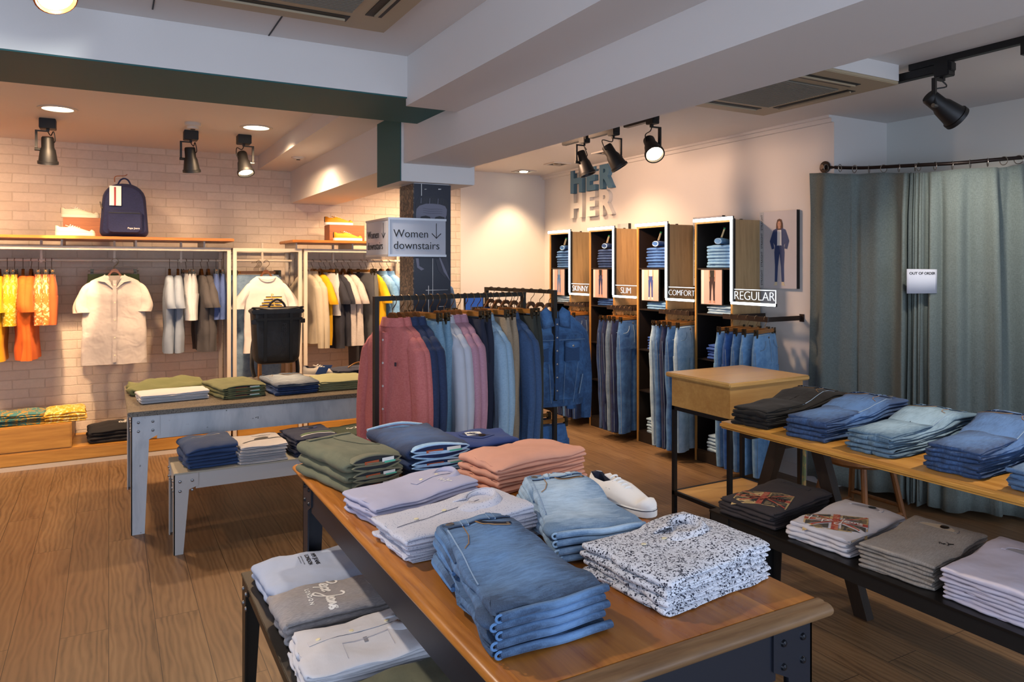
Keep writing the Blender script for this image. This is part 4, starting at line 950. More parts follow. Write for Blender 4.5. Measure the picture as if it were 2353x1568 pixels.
def dt_top(root, me, h): flagprint(root, me, .115, .15, -68, .25, .18, INK); crew_neck(root, me, h, .37, .15, .07, DKT, False, 0)
def ft_top(root, me, h): flagprint(root, me, .12, .14, -62, .25, .18, WINK); crew_neck(root, me, h, .37, .15, .07, WTE, True, 0, plain('grey neck lining', '9a99a2', .8))
stack('folded_tee', 't-shirt', 'washed black t-shirt with red flag print', 'on the black bench far end', (2.61, 2.29, RB), 6, .45, .30, [.02, .02, .02, .022], DKT, 2, None, .006, .012, lift=.004, top=dt_top, bulge=.012)
stack('folded_tee', 't-shirt', 'white t-shirt with red flag print', 'on the black bench', (2.62, 1.92, RB), 6, .43, .28, [.02, .02, .02, .022], WTE, 2, None, .006, .012, lift=.004, top=ft_top, bulge=.01)
GT = fabric('grey marl jersey', '9c958e', '837c76', 'heather', .3)
def gt_top(root, me, h): crew_neck(root, me, h, .33, .15, .075, GT, True, 0, plain('pale neck lining', 'b9ab97', .8)); onto(root, me, script_mesh(.05, .02, .002, INK), .22, .06, -50, 'chest_lettering')
stack('folded_tee', 't-shirt', 'grey marl t-shirt with black security tag', 'on the black bench', (2.62, 1.575, RB), 5, .42, .28, [.017]*5+[.02], GT, 2, None, .006, .01, lift=.004, top=gt_top, bulge=.01)
def w2_top(root, me, h): crew_neck(root, me, h, .30, .14, .07, cot('c4c0d2', 'white lilac jersey'), False, 0, plain('grey neck lining', '9a99a2', .8))
stack('folded_tee', 't-shirt', 'plain lilac white t-shirt', 'at the right picture edge', (2.61, 1.245, RB), 2, .42, .28, [.017]*6+[.02], cot('c4c0d2', 'white lilac jersey'), 2, None, .006, .01, lift=.004, top=w2_top)

# ================================================================= BIRCH BOX UNIT
r = tag(thing('cabinet', (3.2, 3.13, 0)), 'blond birch box cabinet on black steel legs', 'cabinet')
MB().box(0, .70, 0, .57, .935, .965).obj('cabinet_top', BIRCHY, r, 50, .007, seg=3)
BX('cabinet_box', BIRCH, r, .03, .67, .03, .54, .745, .935, bevel=.002)
for x in (.03, .645):
    for y in (.03, .515): BX('leg', BLACK, r, x, x+.025, y, y+.025, 0, .745)
for z in (.72, .165):
    b = MB()
    b.box(.03, .67, .03, .05, z, z+.025); b.box(.03, .67, .52, .54, z, z+.025); b.box(.03, .05, .05, .52, z, z+.025); b.box(.65, .67, .05, .52, z, z+.025)
    b.obj('frame', BLACK, r, 30)
BX('lower_shelf', BIRCH, r, .05, .65, .05, .52, .17, .188)
# stool seen between the trestle legs
r = tag(thing('stool', (4.05, 2.90, 0)), 'small wooden stool behind the trestle table by the curtain', 'stool')
STL = wood('stool wood', '4d2f17', '7d5026', 'Z', 1., .45)
for sx in (-1, 1):
    for sy in (-1, 1): MB().tube([(sx*.2, sy*.2, 0), (sx*.13, sy*.13, .45)], .018, 8).obj('leg', STL, r)
for sy in (-1, 1): MB().tube([(-.175, sy*.175, .15), (.175, sy*.175, .15)], .013, 8).obj('stretcher', STL, r)
for sx in (-1, 1): MB().tube([(sx*.165, -.165, .2), (sx*.165, .165, .2)], .013, 8).obj('stretcher', STL, r)
MB().lathe([(0, .45), (.19, .45), (.2, .465), (.19, .485), (0, .485)]).obj('seat', STL, r)
r = tag(thing('painted_post', (3.50, 2.86, 0)), 'thin post with peeling green paint under the trestle table', 'post')
MB().tube([(0, 0, 0), (0.02, 0.0, .8)], [.016, .008], 8).obj('shaft', fabric('peeling green paint', '5a6a4c', '8e7a50', 'tropic', .2), r)

# ================================================================= HANGING CLOTHES
def shirt_mesh(w=.44, L=.72, sl=.58, dep=.05, seed=0, m=None, neck=.07, drop=.065, wide=0.):
    b = MB(); n = 36; rings = []
    prof = [(0, neck, .028), (-.010, neck+(w/2-.045-neck)*.2, .033), (-.024, neck+(w/2-.045-neck)*.48, .037), (-.044, neck+(w/2-.045-neck)*.8, .04), (-drop-.01, w/2-.045, .042), (-drop-.035, w/2-.018, .045), (-.13, w/2-.012, .05)]
    K = 14
    for k in range(1, K+1): prof.append((-.12-(L-.12)*k/K, w/2-.01+.015*k/K, dep*(1+.1*math.sin(k*.7+seed))))
    for (z, a, d) in prof:
        q = min(1, max(0, -z/L)); ring = []
        for i in range(n):
            th = 2*PI*i/n; c, s_ = math.cos(th), math.sin(th); e = .75
            x = a*math.copysign(abs(c)**e, c); y = d*math.copysign(abs(s_)**e, s_)
            f = q*(.010*math.sin(x*42+seed*2+z*3)+.007*math.sin(x*75+seed+z*5)+.012*noise.noise((x*6, z*5, seed)))
            y += f+.35*f*math.copysign(1, s_); x += .006*noise.noise((z*9, s_, seed))
            ring.append((x, y, z+(.012*noise.noise((x*5, 3, seed))*(q > .95))))
        rings.append(ring)
    b.loft(rings, False)
    for sg in (-1, 1):
        p = [(sg*(w/2-.075), 0, -drop+.012), (sg*(w/2-.07), 0, -drop+.004), (sg*(w/2-.06), 0, -drop-.012), (sg*(w/2-.045), .0, -drop-.045), (sg*(w/2-.02+wide*.4), .0, -.17), (sg*(w/2+.015+wide), -.005, -.17-sl*.45), (sg*(w/2+.015+wide*1.6), -.015, -drop-.06-sl)]
        rr = [.004, .022, .042, .058, .070, .062 if sl > .3 else .072, .046 if sl > .3 else .074]
        pts = smooth_pts(p, 4); rad = [u[0] for u in smooth_pts([(x,) for x in rr], 4)]
        rings = []
        for k, pt in enumerate(pts):
            t = k/(len(pts)-1); rings.append([(pt[0]+math.cos(2*PI*i/16)*rad[k]*.8, pt[1]+math.sin(2*PI*i/16)*rad[k]*(.56+.04*t)+.006*math.sin(i*2+t*9+seed)*t, pt[2]+(-.0)) for i in range(16)])
        b.loft(rings)
    return b.mesh('shirt', m, 60)
def pants_mesh(w=.38, L=1.05, m=None, seed=0, leg=.095, dep=.045, crotch=.26):
    b = MB(); n = 28; rings = []
    for z, a, d in ((0, w/2, .022), (-.04, w/2+.004, .028), (-.1, w/2+.016, .04), (-.18, w/2+.024, dep), (-crotch, w/2+.024, dep)):
        ring = []
        for i in range(n):
            th = 2*PI*i/n; c, s_ = math.cos(th), math.sin(th); x = a*math.copysign(abs(c)**.7, c); y = d*math.copysign(abs(s_)**.75, s_)+.004*noise.noise((x*14, z*9, seed))
            ring.append((x, y, z))
        rings.append(ring)
    b.loft(rings)
    for sg in (-1, 1):
        rings = []; K = 12
        for k in range(K+1):
            t = k/K; z = -crotch+.02-(L-crotch+.02)*t; a = (w/4+.012)*(1-t)+leg*t; cx = sg*((w/4+.012)*(1-t)+(leg+.012)*t); d = dep*(1-.25*t)
            ring = []
            for i in range(20):
                th = 2*PI*i/20; c, s_ = math.cos(th), math.sin(th); x = cx+a*math.copysign(abs(c)**.8, c)
                y = d*math.copysign(abs(s_)**.8, s_)+.014*noise.noise((cx*9, z*4, seed))+.005*math.sin(x*60+seed)*t; ring.append((x, y, z))
            rings.append(ring)
        b.loft(rings)
    return b.mesh('trousers', m, 60)
_hm = {}
def hanger_meshes():
    b = MB(); pts = smooth_pts([(-.135, 0, -.225), (-.09, 0, -.185), (-.045, 0, -.125), (-.02, 0, -.088), (0, 0, -.082), (.02, 0, -.088), (.045, 0, -.125), (.09, 0, -.185), (.135, 0, -.225)], 3)
    rings = [[(x, -.011-.004*(abs(x) > .1), z-.014), (x, .011+.004*(abs(x) > .1), z-.014), (x, .011, z+.014), (x, -.011, z+.014)] for x, y, z in pts]; b.loft(rings)
    _hm['wood'] = b.mesh('hanger_arm', HANG, 50); 
    b = MB(); b.tube(smooth_pts([(0, 0, -.075), (0, 0, -.05), (.012, 0, -.038), (.028, 0, -.02), (.03, 0, .0), (.018, 0, .018), (0, 0, .022), (-.018, 0, .012), (-.022, 0, -.002)], 3), .0024, 6); _hm['hook'] = b.mesh('hook', BRASSY)
    b = MB(); b.box(-.16, .16, -.008, .008, -.105, -.078); _hm['bar'] = b.mesh('clip_bar', HANGL, 30, .003)
    b = MB(); b.cyl((-.2, 0, -.088), (.2, 0, -.088), .0025, n=6); _hm['wire'] = b.mesh('wire', BRASSY)
    b = MB(); b.box(-.012, .012, -.014, -.006, -.135, -.07); b.box(-.012, .012, .006, .014, -.135, -.07); b.box(-.012, .012, -.014, .014, -.11, -.095); _hm['clip'] = b.mesh('clip', plain('dark brass clip', '4d4436', .35, .7), 30, .002)
hanger_meshes()
def hanger(kind, loc, rz, lab, group, clipw=.17):
    r = tag(thing('coat_hanger' if kind == 'wood' else 'clip_hanger', loc, rz), lab, 'hanger', group)
    link('hook', _hm['hook'], r)
    if kind == 'wood': link('shoulder_arm', _hm['wood'], r)
    else:
        link('clip_bar', _hm['bar'], r); link('wire', _hm['wire'], r)
        for sx in (-1, 1): link('clip', _hm['clip'], r, (sx*clipw, 0, 0))
    return r
_gm = {}
def hung(kind, m, loc, rz, desc, cat, name, group, **kw):
    """hang a garment from a hanger whose hook is at loc"""
    key = (kind, m.name, tuple(sorted(kw.items())))
    if key not in _gm:
        kw2 = dict(kw); _gm[key] = shirt_mesh(m=m, **kw2) if kind == 'shirt' else pants_mesh(m=m, **kw2)
    z = -.128 if kind == 'shirt' else -.118
    r = tag(thing(name, (loc[0], loc[1], loc[2]+z), rz), desc, cat, group)
    link('cloth', _gm[key], r)
    return r
def shirt_collar(r, m, neck=.07, s=1., open_=False):
    b = MB(); pts = ell(0, 0, neck, .034, 24); rings = [[(x*k, y*k2, z) for x, y in pts] for k, k2, z in ((1.0, 1., -.012), (.98, .98, .03*s), (1.06, 1.12, .034*s), (1.25, 1.45, -.01), (1.2, 1.35, -.014))]
    b.loft(rings, False); b.obj('collar', m, r)
def placket(r, m, L, x=0., y=-.055, n=5, bm=None, open_=0):
    rr = []
    for k in range(9): z = -.04-(L-.06)*k/8; rr.append([(x-.014, y-.008, z), (x+.014, y-.008, z), (x+.014, y+.02, z), (x-.014, y+.02, z)])
    MB().loft(rr).obj('placket', m, r)
    for k in range(n): MB().lathe([(0, 0), (.006, 0), (.006, .003), (0, .004)], Matrix.Translation((x, y-.008, -.08-(L-.16)*k/(n-1))) @ Matrix.Rotation(PI/2, 4, 'X'), 10).obj('button', bm or BUTTON, r)
def waistband(r, w, m, open_=False):
    b = MB(); pts = ell(0, 0, w/2+.003, .026, 28); b.loft([[(x, y, z) for x, y in pts] for z in (.003, -.036)], False); b.loft([[(x*.985, y*.9, z) for x, y in pts] for z in (.003, -.03)], False); b.obj('waistband', m, r)
def pocket(r, w, m):
    for sg in (-1, 1): MB().tube([(sg*(w/2+.022), -.012, -.12), (sg*(w/2+.02), -.02, -.3), (sg*.19, -.02, -.7), (sg*.182, -.018, -1.04)], .002, 5).obj('side_seam', m, r)
    for sg in (-1, 1):
        b = MB(); b.tube(smooth_pts([(sg*w*.2, -.036, -.04), (sg*w*.24, -.043, -.075), (sg*w*.34, -.045, -.1), (sg*w*.46, -.036, -.105)], 4), .0025, 6); b.obj('pocket_seam', m, r)
    MB().tube([(.0, -.034, -.036), (0, -.046, -.1), (0, -.05, -.2)], .0022, 6).obj('fly_seam', m, r)
    MB().lathe([(0, 0), (.008, 0), (.008, .003), (0, .004)], Matrix.Translation((0, -.03, -.018)) @ Matrix.Rotation(PI/2, 4, 'X'), 10).obj('button', CHROME, r)

# ---- brick wall rail units
FY = 7.10
def unit(x0, x1, lab, shelf=None, rail=True, droppers=(), rail_z=1.715, legs=(True, True), rail_x=None):
    r = tag(thing('wall_rack', (x0, FY, 0)), lab, 'clothes rack'); w = x1-x0; t = .032
    for k, on in enumerate(legs):
        if on:
            x = 0 if k == 0 else w-t
            BX('front_post', WMET, r, x, x+t, 0, t, 0, 1.83); BX('rear_post', WMET, r, x, x+t, .60, .60+t, 0, 1.83); BX('side_rail', WMET, r, x, x+t, t, .60, 1.80, 1.83)
    BX('top_rail', WMET, r, t, w-t, 0, t, 1.80, 1.83); BX('base_rail', WMET, r, t, w-t, 0, t, .0, .035); BX('rear_rail', WMET, r, t, w-t, .60, .60+t, 1.80, 1.83)
    rx0, rx1 = rail_x or (t, w-t)
    MB().cyl((rx0, .30, rail_z), (rx1, .30, rail_z), .011, n=12).obj('hanging_rail', WMET, r)
    for x in droppers: 
        BX('dropper', WMET, r, x-.009, x+.009, .285, .315, rail_z-.02, 1.89); MB().cyl((x-.03, .3, rail_z), (x+.03, .3, rail_z), .017, n=12).obj('rail_clamp', WMET, r)
    BX('cross_bar', WMET, r, .0, w, .29, .31, 1.80, 1.82)
    return r
unit(-2.6, .982, 'long cream steel wall rack under the blue backpack shelf', droppers=(2.096, 2.644, 3.186))
unit(1.0, 1.625, 'narrow cream steel wall rack holding the striped t-shirt', droppers=(.31,))
unit(1.645, 2.82, 'cream steel wall rack behind the hanging sign', droppers=(.36, 1.05))
def wshelf(x0, x1, lab):
    r = tag(thing('wall_shelf', (x0, 7.02, 1.885)), lab, 'shelf'); MB().box(0, x1-x0, 0, .62, .0, .028).obj('board', HONEY, r, 40, .005)
    for k in range(int((x1-x0)/.55)+1): BX('bracket', WMET, r, .05+k*.55, .065+k*.55, .1, .6, -.055, 0)
wshelf(-2.6, 1.0, 'long honey pine shelf holding the blue backpack'); wshelf(1.52, 2.60, 'short honey pine shelf holding the yellow sneakers')
# platforms and drawers
for (x0, x1, z0, z1, y0, lab, nm, cat) in (
    (-2.56, .95, .036, .145, FY+.005, 'long low pine platform along the brick wall', 'low_platform', 'platform'),
    (-1.7, -.27, .146, .354, FY+.01, 'pine box on the platform under the yellow clothes', 'display_box', 'box'),
    (.27, .93, .146, .30, FY+.01, 'pine box on the platform behind the white table leg', 'display_box', 'box'),
    (1.04, 1.59, .036, .165, FY+.005, 'low pine platform with a white sneaker on it', 'low_platform', 'platform'),
    (1.69, 2.78, .036, .15, FY+.005, 'low pine platform behind the pink shirts', 'low_platform', 'platform'),
    (1.72, 2.70, .151, .285, FY+.01, 'pine box stacked on the platform behind the pink shirts', 'display_box', 'box')):
    r = tag(thing(nm, (x0, y0, z0)), lab, cat); MB().box(0, x1-x0, 0, .60, 0, z1-z0).obj('case', PINE, r, 30, .003)
    b = MB(); b.box(.01, x1-x0-.01, -.006, -.0005, .008, z1-z0-.012); b.obj('front_board', PINE, r, 30)
stack('folded_shirt', 'shirt', 'teal shirt with orange leaf print', 'on the far left pine box', (-.82, 7.16, .354), 0, .36, .30, [.022, .022, .024, .03], fabric('teal and orange leaf print', '3f7a7a', 'b98a2c', 'tropic', .4), 2, None, .01, .014, bulge=.01)
stack('folded_shirt', 'shirt', 'yellow patterned shirt', 'on the far left pine box', (-.46, 7.15, .354), 2, .30, .32, [.02, .024, .045], fabric('yellow print', 'd9a52c', 'f0dc9a', 'tropic', .4), 2, None, .014, .014, bulge=.04)
stack('folded_hoodie', 'sweatshirt', 'black hoodie with pale script lettering', 'on the platform by the wall', (-.14, 7.14, .145), 3, .40, .34, [.07, .06], cot('1b191c', 'black fleece'), 2, None, .014, .014, bulge=.03, top=lambda r_, m_, h_: onto(r_, m_, script_mesh(.16, .06, .006, WINK), .27, .16, 80, 'chest_lettering'))
sneaker((1.16, 7.22, .166), -12, .30, plain('cream leather', 'cbbfae', .5), plain('cream sole', 'cdbf9f', .5), BLACK, 'cream leather sneaker with black mark on the low platform', None, WINK, BLACK)

YEL = cot('e0a800', 'yellow jersey'); YEL2 = cot('c99a12', 'mustard jersey'); ORG = cot('e0661a', 'orange jersey'); ORP = fabric('orange patterned swim cloth', 'd96a26', 'f2c08a', 'tropic', .5)
YP = fabric('yellow patterned swim cloth', 'd9a514', 'f2d878', 'tropic', .4)
RX = PI/2
RZL = 1.716+.013-.022
GA, GB, GC = 'clothes hanging on the brick wall rail', 'hangers on the brick wall rail', 'x'
cnt = [0]
def rail_item(x, y, z, rz, kind, m, desc, cat, name, place, gk, ph, **kw):
    h = hanger('wood' if kind == 'shirt' else 'clip', (x, y, z), rz, ph, 'hangers '+place, kw.get('w', .38)/2-.02 if kind != 'shirt' else .17)
    o = hung(kind, m, (x, y, z), rz, desc, cat, name, gk, **kw)
    if kind == 'shirt' and name != 'hanging_tee': shirt_collar(o, m, kw.get('neck', .07), .7 if kw.get('sl', .6) < .3 else 1)
    elif kind != 'shirt': waistband(o, kw.get('w', .38), m)
    return o
def rail_group(items, xs, y, z, rz, place, start='left', jitter=.12):
    for k, ((kind, m, d, cat, name, kw), x) in enumerate(zip(items, xs)):
        n = 'first' if k == 0 else ORD[k]
        rail_item(x, y, z, rz+random.uniform(-jitter, jitter), kind, m, f"{d}, {n} from the {start} {place}", cat, name, place, 'clothes '+place, f"hanger of {n} garment from {start} {place}", **kw)
TEE = dict(w=.44, L=.70, sl=.17); 
def tee(m, d, **k): return ('shirt', m, d, 't-shirt', 'hanging_tee', {**TEE, **k})
def lshirt(m, d, **k): return ('shirt', m, d, 'shirt', 'hanging_shirt', {**dict(w=.43, L=.76, sl=.60), **k})
def shorts(m, d, **k): return ('pants', m, d, 'shorts', 'hanging_shorts', {**dict(w=.38, L=.42, leg=.11, crotch=.2), **k})
def trous(m, d, **k): return ('pants', m, d, 'trousers', 'hanging_trousers', {**dict(w=.38, L=1.0, leg=.09), **k})
rail_group([tee(cot('8e8378', 'taupe jersey'), 'taupe t-shirt', seed=1), tee(YEL, 'yellow t-shirt', seed=2), tee(YEL, 'yellow t-shirt', seed=3), shorts(YP, 'yellow patterned swim shorts', seed=1), shorts(YP, 'yellow patterned swim shorts', seed=2),
            tee(ORG, 'orange t-shirt', seed=4), tee(ORG, 'orange t-shirt', seed=5), shorts(ORP, 'orange patterned swim shorts', seed=3), shorts(ORP, 'orange patterned swim shorts', seed=4), shorts(cot('b0521c', 'rust cotton'), 'rust shorts', seed=5)],
           [-.90, -.85, -.80, -.745, -.695, -.635, -.577, -.525, -.475, -.43], 7.40, RZL, RX, 'on the long rack by the yellow clothes')
GRJ = cot('8a95a5', 'blue grey jersey'); CHA = cot('4b4748', 'charcoal jersey'); WPR = fabric('white patterned cotton', 'c9c8c8', '77808c', 'dots', .5); BLP = fabric('blue micro check', '4a5f94', '6f83b4', 'dots', .4)
rail_group([tee(GRJ, 'pale blue grey t-shirt', seed=6), tee(GRJ, 'pale blue grey t-shirt', seed=7), shorts(WPR, 'white patterned shorts', seed=6), shorts(WPR, 'white patterned shorts', seed=7),
            tee(CHA, 'charcoal t-shirt', seed=8), tee(CHA, 'charcoal t-shirt', seed=9), shorts(BLP, 'blue shorts', seed=8), shorts(BLP, 'blue shorts', seed=9)],
           [.49, .56, .63, .69, .76, .82, .89, .94], 7.40, RZL, RX, 'between white shirt and rack post')
# white linen shirt, facing out, with green shorts behind
LIN = cot('bdb2ab', 'white linen', wr=.8)
for k, (m, d, yy) in enumerate(((cot('6f7a4c', 'sage cotton'), 'sage green shorts behind the white linen shirt', 7.44), (cot('3d4a34', 'dark green cotton'), 'dark green shorts behind the sage green shorts', 7.5))):
    hanger('clip', (.04, yy, RZL), 0, f"clip hanger holding {d.split(' behind')[0]} behind the linen shirt", 'hangers behind the linen shirt'); o = hung('pants', m, (.04, yy, RZL-.0), 0, d, 'shorts', 'hanging_shorts', 'green shorts behind the linen shirt', w=.40, L=.46, leg=.12, crotch=.2); waistband(o, .40, m)
hung('shirt', cot('b7a99a', 'beige linen'), (.03, 7.36, RZL), 0, 'beige shirt peeping out behind the white linen shirt', 't-shirt', 'hanging_shirt', None, w=.46, L=.70, sl=.2, seed=3)
hanger('wood', (.045, 7.27, RZL+.0), 0, 'walnut hanger holding the white linen shirt facing the room', 'hangers facing the room')
o = hung('shirt', LIN, (.045, 7.25, RZL), 0, 'white linen short-sleeved shirt facing the room above the hoodie', 'shirt', 'hanging_shirt', None, w=.50, L=.77, sl=.19, neck=.085, wide=-.022, seed=2, dep=.06)
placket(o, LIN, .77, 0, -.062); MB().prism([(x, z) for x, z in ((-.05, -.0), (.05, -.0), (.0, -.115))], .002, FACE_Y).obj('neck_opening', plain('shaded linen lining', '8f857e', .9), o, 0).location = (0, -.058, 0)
for sg in (-1, 1):
    b = MB(); b.add([(sg*.075, -.035, .012), (sg*.13, -.05, -.045), (sg*.075, -.064, -.055), (sg*.005, -.066, -.12), (sg*.04, -.056, -.05)], [(0, 1, 2, 3, 4)]); me_ = b.obj('lapel', LIN, o, 0)
    md = me_.modifiers.new('t', 'SOLIDIFY'); md.thickness = .004
# striped tee in the middle unit, grey jeans behind
hanger('wood', (1.31, 7.20, 1.695), 0, 'dark walnut hanger holding the striped white t-shirt', 'hangers facing the room')
WT2 = cot('d0c8c4', 'white print tee')
o = hung('shirt', WT2, (1.31, 7.18, 1.695), 0, 'white t-shirt with yellow and black chest stripes facing the room', 't-shirt', 'hanging_tee', None, w=.41, L=.72, sl=.18, neck=.09, seed=4, dep=.055, wide=.025)
b = MB()
for k in range(5):
    b.box(-.09+.02*(4-k)*.9, .13, -.068, -.066, -.19-.028*k-.008, -.19-.028*k)
b.obj('chest_stripes', plain('black print', '222428', .6), o, 0)
b = MB()
for k in range(5): b.box(-.09+.02*(4-k)*.9, .13, -.0685, -.0665, -.19-.028*k-.016, -.19-.028*k-.008)
b.obj('chest_stripes', plain('yellow print', 'c99c18', .6), o, 0)
for k, c_ in enumerate('PJL'): link('chest_lettering', text_mesh(c_, .05, .001, plain('gold print', 'b49a58', .6), off=.001), o, M=at(FACE_Y, (.04+.012*k, -.069, -.185-.04*k)))
MB().tube([(math.cos(t)*.075, -.035+math.sin(t)*.028, -.004-.03*abs(math.sin(t))) for t in [PI+PI*k/10 for k in range(11)]], .005, 6).obj('neck_rib', WT2, o)
for k in range(4):
    m = (DEN['grey'], DEN['pale'], DEN['faded'], DEN['grey'])[k]; yy = 7.32+.075*k; d = ('stone grey jeans', 'pale grey jeans', 'faded jeans', 'dark grey jeans')[k]
    hanger('clip', (1.26, yy, 1.693), 0, f"clip hanger {('first','second','third','fourth')[k]} behind the striped t-shirt", 'hangers behind the striped t-shirt', .2)
    o = hung('pants', m, (1.26-.01*k, yy, 1.693), 0, f"{d} behind the striped t-shirt, {('nearest','second','third','rearmost')[k]} of four pairs", 'jeans', 'hanging_jeans', 'jeans behind the striped t-shirt', w=.42, L=1.0, leg=.1); waistband(o, .42, m)
# right unit
CRM = cot('c4b7a0', 'cream denim'); NVY = cot('2b2c38', 'dark navy cotton'); SPK = fabric('speckled white cotton', 'cabfb8', '4c4340', 'dots', .3)
rail_group([lshirt(CRM, 'cream long-sleeved jacket', L=.68, seed=11), lshirt(CRM, 'cream long-sleeved jacket', L=.68, seed=12), tee(YEL, 'mustard yellow t-shirt', seed=13), shorts(WPR, 'pale patterned shorts', seed=14), tee(NVY, 'dark navy shirt', seed=15, L=.74),
            tee(NVY, 'dark navy shirt', seed=16, L=.72), tee(SPK, 'speckled white shirt', seed=17, L=.72), tee(SPK, 'speckled white shirt', seed=18, L=.72), trous(cot('4a4a50', 'slate cotton'), 'slate trousers', seed=19), trous(cot('6b6a66', 'stone cotton'), 'stone trousers', seed=20), tee(YEL, 'yellow t-shirt', seed=21), lshirt(DEN['bleach'], 'light denim shirt', seed=22), lshirt(DEN['bleach'], 'light denim shirt', seed=23)],
           [1.73, 1.80, 1.875, 1.93, 1.985, 2.04, 2.11, 2.18, 2.30, 2.36, 2.43, 2.52, 2.60], 7.40, RZL, RX+.35, 'on the rack behind the sign')
def rack(p0, p1, z, lab, low=None):
    """free-standing square tube rack from p0 to p1"""
    p0, p1 = Vector((*p0, 0)), Vector((*p1, 0)); L = (p1-p0).length; a = math.atan2(p1.y-p0.y, p1.x-p0.x)
    r = tag(thing('clothes_rack', p0, a), lab, 'clothes rack'); t = .0125
    for x in (0, L): BX('post', GREY, r, x-t, x+t, -t, t, .02, z); BX('foot', GREY, r, x-t, x+t, -.22, .22, 0, .02)
    BX('top_bar', GREY, r, t, L-t, -t, t, z-.025, z)
    if low: BX('lower_bar', GREY, r, t, L-t, -t, t, low-.025, low)
    return r, a
r = tag(thing('wall_hook', (3.03, 7.745, 1.70)), 'cream steel wall arm behind the poster column carrying a denim jacket', 'hook'); MB().cyl((0, 0, 0), (0, -.40, 0), .009, n=10).obj('arm', WMET, r); BX('plate', WMET, r, -.025, .025, -.004, .004, -.04, .04)
# far denim jackets behind the column
hanger('wood', (3.03, 7.40, 1.689), 0, 'hanger of the denim jacket behind the poster column', 'hangers behind the column')
o = hung('shirt', FDEN['blue'], (3.03, 7.40, 1.689), 0, 'mid blue denim jacket half hidden behind the poster column', 'jacket', 'denim_jacket', None, w=.56, L=.72, sl=.6, neck=.08, seed=31, wide=.02); shirt_collar(o, FDEN['blue'], .08)
# small blue screen
r = tag(thing('display_screen', (3.22, 6.6, -.03)), 'small screen with blue picture behind the clothes racks', 'screen')
BX('stand', BLACK, r, -.02, .02, .02, .06, 0, 1.3); BX('housing', BLACK, r, -.11, .11, 0, .02, 1.24, 1.42, bevel=.004); BX('picture', glow('blue screen', '3a6ac0', .4), r, -.095, .095, -.003, -.0005, 1.255, 1.405)

# shelf-top shoes and bag
def shoe_box(x, y, z, lab):
    r = tag(thing('display_block', (x, y, z)), lab, 'block'); MB().box(0, .36, 0, .20, 0, .165).obj('block', wood('terracotta wood', '6f3a1c', 'a0602f', 'X', 1., .5), r, 30, .003)
S1 = 1.914
CRS = plain('cream shoe leather', 'd3c7b0', .5); CSO = plain('cream shoe sole', 'd6cdbb', .5)
shoe_box(-.34, 7.25, S1, 'terracotta wooden block carrying a cream sneaker')
sneaker((-.39, 7.14, S1+.001), 2, .29, CRS, CSO, plain('navy heel', '1d2238', .7), 'cream sneaker standing on the shelf in front of its block')
sneaker((-.36, 7.36, S1+.167), 2, .29, CRS, CSO, plain('navy heel', '1d2238', .7), 'cream sneaker on top of the terracotta block')
YSH = plain('yellow suede', 'd08c10', .7)
shoe_box(1.93, 7.25, S1, 'terracotta wooden block carrying a yellow sneaker')
sneaker((1.94, 7.14, S1+.001), 0, .29, YSH, RUB, plain('navy heel', '1d2238', .7), 'yellow sneaker standing on the shelf in front of its block')
sneaker((1.91, 7.36, S1+.167), 0, .29, YSH, RUB, plain('navy heel', '1d2238', .7), 'yellow sneaker on top of the terracotta block')
NB = fabric('navy backpack cloth', '10163a', '1b2350', 'weave', .5, .8)
r = tag(thing('backpack', (.12, 7.16, S1+.002)), 'navy backpack with white and red stripe on the pine shelf', 'backpack')
b = MB(); puffy(b, pack_outline(.38, .47, .15, .05, -.02), .17, .02); b.obj('body', NB, r)
b = MB(); puffy(b, pack_outline(.27, .20, .03, .04, 0), .05, -.03, ((0, .9), (.3, 1), (1, 1))); p_ = b.obj('front_pocket', NB, r); p_.location = (.0, 0, .03)
BX('pocket_zip', BLACK, p_, -.12, .12, -.034, -.028, .172, .18)
BX('stripe', WINK, r, -.115, -.025, .004, .012, .27, .44); BX('stripe', plain('red ribbon', '9a1f26', .6), r, -.08, -.066, .0, .006, .27, .43)
link('pocket_lettering', text_mesh('Pepe Jeans', .022, .0005, WINK), p_, M=at(FACE_Y, (.07, -.0325, .045)))
MB().tube(smooth_pts([(-.05, .08, .46), (-.03, .08, .5), (0, .08, .515), (.03, .08, .5), (.05, .08, .46)], 4), .007, 8).obj('handle', NB, r)
MB().tube(smooth_pts([(-.075, .02, .475), (-.07, .0, .52), (.0, .0, .53), (.02, .0, .545)], 4), .004, 6).obj('security_cord', plain('orange cord', '8c5230', .6), r)
for sx in (-1, 1): MB().tube(smooth_pts([(sx*.08, .19, .42), (sx*.13, .23, .2), (sx*.1, .2, .02)], 4), .015, 8, .5).obj('shoulder_strap', BLACK, r)
MB().cyl((-.185, .05, .3), (-.17, .02, .24), .007, n=8).obj('zip_pull', CHROME, r)

# ================================================================= BLACK RACKS
r1, a1 = rack((1.21, 3.64), (2.219, 3.866), 1.50, 'black clothes rack hung with pink, blue and white shirts')
r2, a2 = rack((2.588, 4.09), (2.533, 4.976), 1.50, 'black clothes rack holding the blue denim jacket', .72)
PINKS = fabric('rose pink oxford', 'b85f5c', 'c9766f', 'weave', .4); NAVO = fabric('navy oxford', '1c2a48', '26375a', 'weave', .4); SKY = fabric('sky blue linen', '7f9db5', '93afc4', 'weave', .4)
MAU = fabric('mauve pink oxford', 'a5788a', 'b48896', 'weave', .4); WLN = cot('b9bcc6', 'white linen shirting'); BGE = fabric('beige cotton', '8d7a63', '9d8a71', 'weave', .3); BLU = fabric('denim blue shirting', '2c4568', '39557c', 'weave', .4)
OLD = cot('2b2e28', 'dark olive cotton'); NVP = cot('191f33', 'midnight cotton'); SKP = fabric('pale blue twill', '5f8199', '7596aa', 'weave', .4)
